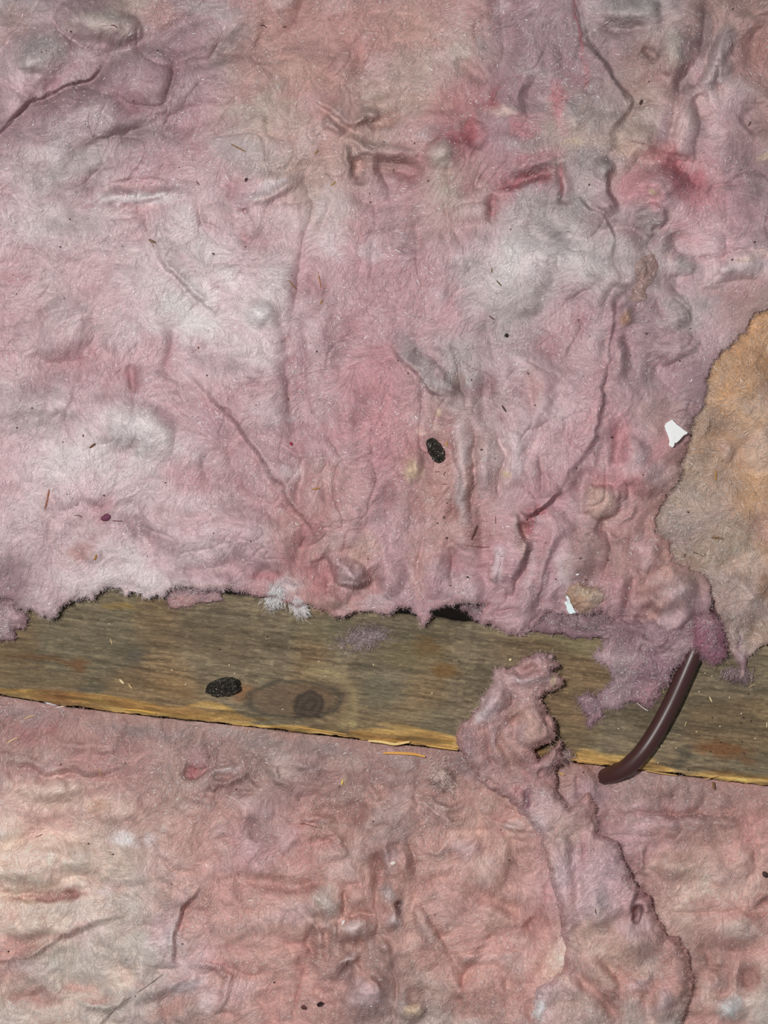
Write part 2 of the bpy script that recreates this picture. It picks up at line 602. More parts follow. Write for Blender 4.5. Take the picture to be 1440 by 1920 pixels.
def joist_c(X, Y, flow):
    u, v, rr = grain_xy(X, Y)
    base = np.array([122, 108, 88.0])
    big = fbm(u / 3, v, 60, 421, 3)[..., None]
    col = base * (1 + 0.13 * big * np.array([1, 0.95, 0.85]))
    st = (0.30 * vn(u / 16, v, 2.6, 422) + 0.34 * vn(u / 11, v, 5, 423) + 0.26 * vn(u / 9, v, 11, 424))[..., None]
    col = col * (1 + 0.36 * st)
    pale = smooth((vn(u / 5, v, 3.0, 425) + 0.35 * vn(X, Y, 40, 426) + 0.3 * vn(X, Y, 5, 437) - 0.25) / 0.5)[..., None]
    col = col * (1 - 0.45 * pale) + 0.45 * pale * np.array([164, 149, 118])
    dark = smooth((vn(u / 6, v, 4.0, 438) + 0.35 * vn(X, Y, 30, 439) - 0.3) / 0.5)[..., None]
    col = col * (1 - 0.3 * dark) + 0.3 * dark * np.array([70, 60, 50])
    warm = smooth((fbm(X, Y, 150, 440, 2) + 0.05) / 0.5)[..., None]
    col = col * (1 + warm * np.array([0.04, -0.03, -0.09]))
    grn = smooth((fbm(X, Y, 130, 427, 2) + 0.15) / 0.7)[..., None]
    col = col * (1 - 0.25 * grn) + 0.25 * grn * np.array([104, 98, 76])
    wx, wy = X + 8 * vn(X, Y, 20, 428) + 14 * vn(u / 6, v, 9, 433), Y + 4 * vn(X, Y, 14, 429)

    def blot(cx, cy, rx, ry, c, a, ang=7):
        nonlocal col
        k, s = math.cos(math.radians(ang)), math.sin(math.radians(ang))
        x, y = wx - cx, wy - cy
        r = np.hypot((x * k + y * s) / rx, (-x * s + y * k) / ry)
        al = (a * smooth((1.3 - r) / 1.0))[..., None]
        col = col * (1 - al) + al * np.array(c, float)
    for b in [(145, 1246, 30, 14, (112, 74, 50), .7), (60, 1232, 70, 6, (104, 78, 56), .6), (90, 1238, 60, 5, (104, 78, 56), .4),
              (800, 1212, 30, 22, (112, 84, 54), .65), (838, 1258, 26, 16, (118, 84, 48), .65), (330, 1290, 60, 26, (138, 106, 70), .35),
              (455, 1298, 34, 20, (146, 104, 72), .75), (400, 1200, 120, 44, (106, 90, 70), .5), (1350, 1404, 58, 16, (124, 84, 56), .85),
              (1395, 1425, 26, 10, (118, 84, 60), .6), (1284, 1412, 20, 16, (84, 78, 68), .7), (1270, 1432, 16, 12, (88, 82, 72), .6),
              (255, 1230, 22, 18, (88, 84, 76), .55), (172, 1292, 26, 16, (92, 88, 76), .6), (600, 1180, 60, 30, (104, 104, 84), .4),
              (700, 1300, 70, 50, (108, 104, 88), .45), (930, 1290, 50, 40, (96, 86, 70), .4), (1010, 1190, 140, 12, (128, 122, 92), .5),
              (1100, 1215, 60, 16, (136, 130, 100), .5), (1300, 1330, 140, 50, (98, 88, 70), .4), (760, 1230, 70, 30, (126, 112, 78), .4),
              (80, 1270, 90, 18, (110, 100, 78), .4), (665, 1355, 14, 7, (172, 154, 110), .8), (1085, 1380, 50, 30, (108, 98, 76), .4),
              (620, 1262, 46, 20, (146, 134, 108), .5), (400, 1117, 60, 10, (128, 120, 88), .4), (225, 1135, 30, 8, (146, 116, 66), .6)]:
        blot(*b)
    # the knot: dark heart, rings, pale rim
    wx, wy = X + 5 * vn(X, Y, 18, 441) + 2 * vn(X, Y, 6, 442), Y + 4 * vn(X, Y, 15, 443)
    dx, dy = wx - KX, (wy - KY) * 1.1
    kr = np.hypot(dx, dy)
    er = np.hypot((wx - 552) / 1.9, (wy - 1312) * 1.35)
    al = (0.65 * smooth((48 - er) / 14))[..., None]
    col = col * (1 - al) + al * np.array([104, 84, 68])
    al = (0.75 * np.exp(-((er - 46) / 5) ** 2))[..., None]
    col = col * (1 - al) + al * np.array([78, 70, 60])
    al = (0.9 * smooth((33 - kr) / 8))[..., None]
    col = col * (1 - al) + al * np.array([74, 63, 55]) * (1 + 0.10 * np.sin(kr / 2.4))[..., None]
    al = (0.55 * np.exp(-((np.hypot((wx - 590) / 1.25, (wy - 1316)) - 60) / 8) ** 2) * smooth((wx - 560) / 40))[..., None]
    col = col * (1 - al) + al * np.array([158, 140, 102])
    # pale fresh wood along the broken lower arris
    low = jl(X) - Y
    w = 21 + 11 * vn(X, Y * 0, 80, 405) + 8 * vn(u / 14, v, 8, 431)
    w = w + 8 * np.exp(-((X - 300) / 120) ** 2) + 10 * np.exp(-((X - 780) / 90) ** 2) - 7 * np.exp(-((X - 570) / 60) ** 2)
    al = (smooth((w - low) / 7) * (0.72 + 0.28 * vn(u / 10, v, 6, 432)))[..., None]
    yel = np.array([212, 170, 100]) * (1 + 0.20 * vn(u / 16, v, 3.5, 434) + 0.12 * vn(u / 6, v, 9, 435))[..., None]
    brown = smooth((vn(u / 9, v, 9, 436) + 0.15) / 0.5)[..., None] * 0.6
    yel = yel * (1 - brown) + brown * np.array([138, 98, 58])
    brk = np.exp(-((X - 110) / 50) ** 2)[..., None] * 0.75
    yel = yel * (1 - brk) + brk * np.array([122, 78, 48])
    col = col * (1 - al) + al * yel
    return np.clip(col * 0.93, 8, 240)


xs = np.arange(-150, 1591, 20.0)
jpoly = [(x, jy(x)) for x in xs] + [(x, jl(x) + 1.6 * vn(np.array([x]), np.array([3.0]), 31, 77)[0]) for x in xs[::-1]]
J = sheet('timber_joist', jpoly, 2.0, joist_h, -10, 9, joist_c, M_WOOD, skirt=440, ragged=1.2, seed=400, inset=0)
tag(J['o'], 'grey weathered timber joist with a knot and pale splintered lower edge', 'joist')

# ---------------------------------------------------------------- upper pink batt
UP = [(-130, -130), (1570, -130), (1570, 566), (1500, 572), (1440, 580), (1421, 581), (1408, 600), (1395, 622), (1378, 636), (1360, 650), (1336, 680), (1324, 700), (1322, 730),
      (1318, 760), (1301, 788), (1284, 832), (1277, 877), (1274, 900), (1246, 932), (1231, 968), (1226, 996), (1255, 1015), (1262, 1050), (1290, 1062),
      (1318, 1076), (1332, 1095), (1334, 1130), (1324, 1150), (1308, 1170), (1292, 1196), (1264, 1216), (1240, 1214), (1205, 1200), (1170, 1180), (1146, 1156), (1130, 1146),
      (1100, 1152), (1060, 1150), (1022, 1147), (1002, 1172), (976, 1191), (950, 1189), (922, 1178), (900, 1166), (902, 1150), (916, 1132), (880, 1130), (867, 1128), (827, 1133), (806, 1139), (803, 1158),
      (797, 1177), (786, 1160), (772, 1142), (749, 1140), (729, 1147), (716, 1149), (693, 1142), (671, 1142), (662, 1151), (636, 1153), (618, 1151), (604, 1139), (567, 1133), (560, 1135), (540, 1124), (522, 1120),
      (502, 1118), (469, 1113), (440, 1107), (413, 1109), (369, 1103), (325, 1103), (309, 1110), (301, 1121), (281, 1119), (260, 1110), (245, 1108), (232, 1113), (222, 1101), (200, 1104), (183, 1113),
      (171, 1126), (158, 1120), (142, 1120), (125, 1129), (110, 1142), (103, 1152), (94, 1160), (73, 1154), (60, 1141), (37, 1136), (22, 1125), (0, 1122), (-60, 1118), (-130, 1112)]

U_STROKES = [
    # top left: billows and the mauve fold
    ('B', 70, 105, 90, 62, -20, 26), ('B', 190, 38, 95, 52, 10, 26), ('B', 20, 190, 60, 70, 0, 14),
    ('F', 15, 30, 34, [(205, 108), (185, 122), (165, 150), (110, 168), (55, 188), (38, 210), (0, 252), (-30, 270)]),
    ('C', 13, 12, [(-30, 270), (0, 250), (40, 210), (55, 186), (110, 168), (170, 150), (195, 118), (215, 104), (280, 82), (340, 48), (460, 26)]),
    ('V', 7, 14, [(195, 112), (170, 104), (138, 76), (112, 56), (98, 20)]), ('V', 8, 10, [(0, 140), (22, 160), (48, 180)]),
    ('C', 16, 13, [(460, 28), (456, 58), (436, 84), (400, 108), (330, 150)]), ('V', 6, 8, [(468, 10), (460, 34), (455, 60), (430, 92)]),
    ('R', 16, 8, [(60, 235), (160, 205), (230, 172), (330, 110), (420, 70)]), ('C', 14, 9, [(110, 300), (210, 262), (300, 222), (450, 205)]),
    ('V', 8, 11, [(135, 374), (165, 344), (208, 298), (245, 246), (285, 230)]), ('V', 5, 7, [(150, 352), (190, 318)]),
    ('R', 12, 7, [(230, 190), (320, 150), (400, 128), (460, 90)]), ('C', 26, 11, [(100, 320), (200, 290), (320, 230), (440, 215)]),
    # ridges left of centre
    ('R', 9, 12, [(172, 372), (250, 373), (345, 368)]), ('C', 12, 6, [(180, 392), (260, 394), (340, 384)]), ('C', 10, 7, [(190, 352), (280, 350), (370, 352)]),
    ('R', 7, 11, [(440, 386), (500, 371), (530, 354), (572, 334)]), ('L', 455, 396, 7, 6, 0, -13), ('V', 6, 8, [(455, 396), (480, 430), (500, 470)]),
    ('V', 6, 9, [(370, 362), (372, 396), (386, 430), (412, 456), (450, 470)]), ('V', 6, 7, [(272, 380), (276, 440), (310, 495)]),
    ('F', 15, 26, 14, [(412, 598), (360, 550), (310, 500), (280, 452)]), ('R', 18, 8, [(380, 530), (430, 510), (455, 520)]), ('R', 20, 8, [(310, 525), (370, 580)]),
    ('B', 490, 592, 40, 36, 0, 12), ('V', 7, 9, [(566, 330), (586, 382), (572, 440), (560, 500), (555, 560), (540, 620)]),
    ('C', 14, 10, [(590, 480), (600, 540), (580, 600)]), ('R', 14, 7, [(610, 540), (602, 610), (606, 690)]),
    # centre top
    ('F', 13, 22, 14, [(700, 200), (668, 242), (640, 230), (592, 180)]), ('R', 8, 13, [(606, 224), (626, 240), (646, 256)]), ('R', 7, 15, [(668, 240), (690, 220), (708, 202)]),
    ('C', 13, 14, [(692, 240), (715, 226), (752, 210)]), ('R', 8, 14, [(640, 274), (664, 264), (676, 272), (684, 281), (730, 286), (790, 287)]), ('R', 7, 10, [(650, 272), (650, 296), (658, 322)]),
    ('C', 11, 17, [(668, 292), (674, 320), (672, 345)]), ('V', 8, 13, [(712, 294), (718, 320), (724, 352), (726, 380)]), ('C', 13, 15, [(700, 306), (740, 308), (800, 326)]),
    ('V', 7, 11, [(914, 248), (890, 274), (876, 302)]), ('V', 7, 12, [(918, 304), (894, 345), (862, 374)]), ('V', 5, 8, [(828, 374), (842, 410), (856, 444), (870, 476)]),
    ('V', 4, 7, [(704, 384), (707, 432)]), ('B', 832, 292, 40, 36, -30, 13), ('C', 24, 9, [(470, 120), (540, 80), (620, 60)]), ('C', 24, 8, [(620, 30), (670, 90), (690, 170)]),
    ('C', 16, 8, [(760, 480), (790, 430), (800, 380)]), ('R', 14, 7, [(860, 390), (840, 450), (838, 500)]), ('C', 9, 7, [(700, 430), (706, 500), (690, 560)]),
    ('V', 7, 9, [(890, 30), (896, 70), (902, 92)]), ('C', 10, 9, [(850, 110), (890, 140), (910, 155)]),
    # pink patch at the upper right
    ('F', 15, 40, 16, [(928, 364), (948, 357), (973, 350), (1002, 337), (1046, 329)]), ('R', 11, 11, [(950, 322), (1000, 308), (1044, 300)]), ('C', 15, 9, [(945, 348), (985, 332), (1040, 316)]),
    ('C', 8, 13, [(1050, 308), (1056, 350), (1053, 384)]), ('C', 9, 13, [(922, 362), (926, 390), (914, 418)]), ('R', 13, 10, [(922, 212), (950, 205), (985, 214)]),
    ('C', 20, 13, [(975, 168), (1010, 176), (1040, 190)]), ('C', 15, 11, [(905, 226), (888, 246), (880, 280)]), ('R', 11, 7, [(1060, 180), (1066, 215), (1072, 250)]),
    ('F', 11, 34, 18, [(1080, 0), (1090, 44), (1108, 86), (1131, 122), (1162, 172), (1183, 192), (1176, 210), (1157, 232), (1148, 254), (1150, 290)]),
    ('F', 14, 26, 12, [(1156, 305), (1140, 332), (1139, 356), (1158, 382), (1164, 404)]), ('F', 14, 24, 14, [(1078, 360), (1098, 391), (1120, 404), (1140, 424), (1150, 450)]),
    ('V', 6, 12, [(1076, -10), (1086, 36), (1096, 76), (1120, 106)]), ('B', 1132, 318, 26, 26, 0, 10), ('B', 1130, 385, 32, 30, 30, 10), ('B', 1235, 350, 60, 50, 20, 16),
    ('C', 14, 11, [(1250, 300), (1290, 316), (1310, 352)]), ('V', 6, 9, [(1322, 366), (1344, 352), (1376, 346), (1400, 340)]),
    ('C', 14, 17, [(1314, -10), (1328, 44), (1331, 76), (1316, 120), (1276, 156), (1262, 190)]), ('V', 7, 9, [(1316, 120), (1278, 154), (1262, 190), (1264, 215), (1256, 272)]),
    ('B', 1266, 100, 34, 66, 8, 16), ('B', 1180, 24, 80, 32, 0, 15), ('C', 11, 10, [(1120, 52), (1180, 52), (1218, 46)]), ('B', 1352, 90, 26, 60, 25, 14), ('B', 1340, 140, 46, 28, -35, 13),
    ('V', 6, 10, [(1184, 203), (1209, 198), (1250, 195)]), ('C', 9, 13, [(1204, 90), (1222, 100), (1240, 110)]), ('L', 1288, 250, 26, 68, 6, 12), ('C', 14, 12, [(1302, 180), (1316, 208), (1322, 224)]),
    ('B', 1200, 262, 44, 40, 0, 12), ('C', 18, 11, [(1398, 240), (1420, 222), (1440, 236)]), ('C', 22, 10, [(1400, 60), (1420, 100), (1440, 110)]),
    # right middle: curls, slots, folds
    ('L', 1218, 412, 32, 40, 20, 14), ('R', 9, 8, [(1188, 400), (1210, 386), (1238, 394), (1248, 420)]), ('V', 5, 17, [(1229, 416), (1223, 444), (1210, 472)]),
    ('V', 8, 12, [(1150, 430), (1156, 455), (1150, 485), (1160, 510), (1176, 530)]), ('C', 11, 12, [(1186, 540), (1166, 556), (1156, 590)]),
    ('V', 6, 13, [(1245, 514), (1279, 526), (1305, 533)]), ('V', 6, 12, [(1250, 522), (1278, 545), (1324, 552), (1371, 560), (1408, 573), (1440, 578)]),
    ('V', 6, 10, [(1330, 536), (1383, 535), (1450, 538)]), ('V', 7, 10, [(1340, 486), (1380, 474), (1450, 466)]), ('R', 12, 11, [(1346, 500), (1395, 507), (1432, 496)]),
    ('R', 13, 9, [(1250, 495), (1290, 500), (1310, 512)]), ('C', 10, 9, [(1316, 480), (1322, 505), (1318, 530)]), ('C', 12, 9, [(1262, 440), (1276, 470), (1280, 486)]),
    ('R', 13, 9, [(1230, 480), (1245, 455), (1240, 430)]), ('C', 16, 9, [(1270, 610), (1330, 594), (1390, 580)]), ('R', 12, 7, [(1230, 606), (1260, 600), (1300, 590)]),
    ('C', 22, 12, [(1218, 660), (1240, 710), (1290, 720), (1320, 690)]), ('B', 1270, 660, 64, 40, -20, 12),
    ('F', 9, 34, 18, [(1158, 560), (1155, 600), (1148, 650), (1142, 690), (1130, 755), (1115, 820), (1086, 868), (1045, 926)]),
    ('V', 4, 7, [(1157, 590), (1148, 650), (1142, 700), (1130, 756), (1114, 822), (1085, 870)]), ('R', 7, 9, [(1172, 570), (1178, 590), (1186, 610)]),
    ('R', 11, 9, [(1168, 620), (1158, 670), (1150, 730)]), ('C', 9, 9, [(1184, 610), (1178, 660), (1180, 720)]),
    # the dusty web in the middle and the pleats below it
    ('F', 15, 36, 9, [(838, 768), (822, 742), (804, 724), (769, 690), (722, 644)]), ('R', 7, 10, [(820, 690), (834, 716), (852, 732), (868, 738)]),
    ('V', 5, 13, [(846, 640), (860, 690), (869, 724), (874, 768)]), ('C', 13, 9, [(778, 648), (812, 668), (836, 700)]), ('V', 4, 6, [(722, 690), (716, 676), (730, 668), (752, 678)]),
    ('R', 14, 11, [(858, 790), (866, 850), (868, 910), (868, 985)]), ('V', 6, 17, [(884, 780), (888, 840), (891, 900), (887, 960), (880, 990)]), ('V', 7, 12, [(846, 830), (855, 870), (852, 960), (852, 1015)]),
    ('R', 13, 9, [(912, 800), (905, 870), (908, 925)]), ('V', 6, 13, [(936, 800), (940, 860), (942, 900), (934, 926), (918, 944)]), ('R', 14, 10, [(962, 800), (968, 860), (966, 930)]),
    ('V', 6, 11, [(1014, 850), (1014, 890), (1020, 936)]), ('R', 15, 8, [(1040, 770), (1020, 830), (1000, 900)]), ('C', 13, 10, [(1060, 700), (1040, 760), (1010, 820), (996, 860)]),
    ('R', 15, 8, [(940, 650), (944, 710), (950, 760)]), ('C', 12, 10, [(985, 690), (990, 740), (1000, 780)]), ('C', 13, 10, [(905, 700), (912, 770), (905, 810)]),
    ('F', 21, 28, 20, [(1060, 918), (1030, 949), (997, 960), (967, 954)]), ('C', 18, 13, [(990, 970), (988, 1000), (992, 1020)]),
    ('F', 19, 30, 15, [(966, 954), (980, 990), (990, 1022), (980, 1056), (966, 1086), (954, 1112), (938, 1124)]),
    ('R', 8, 11, [(1046, 982), (1022, 1036), (1016, 1090), (1006, 1130)]), ('V', 6, 10, [(1030, 1040), (1018, 1090), (1008, 1140)]), ('V', 8, 12, [(801, 985), (788, 1030), (780, 1062), (776, 1092)]),
    ('V', 7, 10, [(842, 1022), (848, 1062), (850, 1100)]), ('R', 13, 8, [(815, 1040), (820, 1090), (818, 1120)]), ('L', 932, 1060, 12, 40, 6, 9), ('C', 10, 8, [(912, 930), (900, 1000), (905, 1050)]),
    ('R', 12, 8, [(965, 1000), (962, 1050), (940, 1090)]), ('V', 6, 11, [(982, 1192), (1004, 1160), (1018, 1146)]), ('R', 15, 12, [(1000, 1060), (990, 1110), (968, 1160)]),
    ('V', 7, 12, [(905, 1150), (940, 1150), (975, 1140)]), ('B', 776, 880, 24, 44, 15, 7), ('C', 10, 8, [(770, 925), (780, 975), (770, 1010)]),
    # right lower lumps
    ('L', 1128, 940, 38, 40, 10, 22), ('L', 1163, 922, 14, 22, -10, 12), ('V', 5, 9, [(1160, 950), (1168, 975), (1180, 962), (1186, 940)]), ('R', 4, 8, [(1162, 962), (1168, 976), (1180, 968), (1188, 940)]),
    ('C', 11, 14, [(1086, 936), (1096, 900), (1120, 880)]), ('C', 15, 12, [(1120, 980), (1150, 990), (1160, 1010)]), ('R', 15, 9, [(1085, 860), (1120, 800), (1140, 770)]),
    ('C', 13, 11, [(1150, 890), (1162, 830), (1170, 790)]), ('B', 1208, 900, 44, 40, 0, 11), ('B', 1190, 850, 30, 46, 20, 9), ('V', 7, 13, [(1136, 990), (1146, 1030), (1134, 1080), (1130, 1110)]),
    ('R', 18, 11, [(1210, 1000), (1216, 1040), (1200, 1080)]), ('C', 17, 13, [(1180, 1110), (1220, 1100), (1250, 1070)]), ('R', 13, 10, [(1210, 1150), (1260, 1110), (1310, 1088)]), ('R', 9, 7, [(1180, 1030), (1190, 1080), (1210, 1110)]),
    ('C', 13, 14, [(1235, 1140), (1210, 1165), (1190, 1180)]), ('R', 13, 9, [(1160, 1070), (1158, 1110), (1170, 1150)]), ('B', 1070, 1060, 50, 60, 10, 13), ('C', 10, 10, [(1040, 1110), (1060, 1138), (1090, 1150)]),
    ('R', 11, 10, [(1230, 1190), (1270, 1180), (1300, 1140)]),
    # left middle
    ('F', 17, 44, 24, [(594, 1016), (575, 984), (530, 926), (505, 880), (465, 826), (425, 766), (350, 702)]), ('V', 6, 12, [(465, 826), (505, 880), (532, 928), (576, 984), (592, 1014)]),
    ('V', 8, 11, [(553, 600), (568, 672), (575, 745), (592, 792)]), ('V', 7, 9, [(604, 790), (635, 852), (650, 880)]), ('C', 9, 9, [(240, 682), (250, 712), (256, 736)]),
    ('C', 14, 6, [(-10, 692), (150, 702), (240, 716)]), ('R', 14, 7, [(240, 738), (180, 758), (120, 782)]), ('B', 255, 800, 120, 62, 15, 18), ('C', 18, 8, [(0, 872), (80, 836), (175, 790)]),
    ('R', 12, 6, [(260, 690), (340, 728), (400, 770)]), ('B', 60, 760, 100, 46, 0, 10), ('B', 110, 620, 110, 66, 0, 10), ('C', 18, 8, [(330, 640), (400, 656), (440, 690)]),
    ('C', 20, 8, [(350, 870), (420, 900), (470, 960)]), ('B', 440, 1000, 90, 60, 0, 10), ('B', 320, 1000, 60, 44, 20, 8), ('C', 14, 8, [(210, 960), (260, 985), (300, 1040)]),
    ('V', 7, 9, [(395, 1078), (420, 1066), (440, 1092)]), ('C', 10, 9, [(470, 1080), (500, 1074), (520, 1090)]), ('B', 652, 1074, 54, 32, 28, 16), ('F', 14, 24, 14, [(696, 1082), (668, 1104), (632, 1100), (616, 1080)]), ('R', 7, 6, [(612, 1052), (640, 1066), (676, 1094)]),
    ('C', 12, 12, [(600, 1040), (620, 1080), (640, 1110)]), ('C', 14, 10, [(540, 1040), (580, 1020), (610, 1030)]), ('C', 12, 9, [(690, 1060), (700, 1090), (696, 1120)]),
    ('B', 620, 1130, 26, 22, 0, 8), ('C', 10, 8, [(668, 1110), (664, 1136), (668, 1150)]), ('B', 730, 1080, 34, 56, 0, 9), ('V', 6, 8, [(138, 1010), (150, 1046), (176, 1070)]), ('L', 170, 1044, 26, 20, 20, 5),
    ('R', 12, 6, [(185, 1090), (240, 1080), (290, 1100)]), ('B', 660, 760, 44, 70, 0, 8), ('C', 18, 8, [(690, 560), (660, 640), (640, 720)]), ('B', 700, 930, 60, 60, 0, 8),
    ('C', 26, 8, [(0, 470), (60, 490), (140, 470)]), ('B', 120, 450, 90, 60, 0, 9), ('B', 1000, 470, 90, 70, 0, 10), ('B', 980, 560, 60, 40, 0, 9), ('R', 12, 7, [(800, 560), (830, 520), (880, 505)]),
    ('V', 7, 8, [(1140, 520), (1080, 552), (1040, 590), (1010, 620)]), ('R', 12, 7, [(1090, 600), (1060, 650), (1040, 680)]), ('V', 6, 7, [(1100, 590), (1072, 640), (1062, 680)]),
]


def upper_h(X, Y, d, f1, f2):
    inland = smooth((d - 10) / 190)
    h = 48 + 26 * inland
    # over the joist the batt thins out on the right, towards the cable
    h = h - 12 * smooth((X - 880) / 120) * (1 - inland)
    wx, wy = X + 22 * fbm(X, Y, 90, 901, 2), Y + 22 * fbm(X, Y, 90, 902, 2)
    h = h - 12 + 18 * fbm(X, Y, 210, 903, 2) + 20 * billow(wx, wy, 125, 904) + 9 * billow(wx, wy, 58, 905) + 5 * fbm(wx, wy, 40, 906, 2, 0.5)
    h = h + 0.9 * fbm(X, Y, 13, 907, 2) + 0.2 * f1 + 0.06 * f2
    h = h - 9 * np.exp(-np.abs(vn(wx, wy, 74, 908)) / 0.05) * smooth(fbm(X, Y, 130, 909, 2) / 0.4)
    h = h - 6 * np.exp(-np.abs(vn(wx + 0.5 * wy, wy, 40, 918)) / 0.07) * smooth(fbm(X, Y, 110, 919, 2) / 0.4)
    h = h + 0.8 * REL * strokes(X, Y, U_STROKES, 910)
    return np.maximum(h, 14)


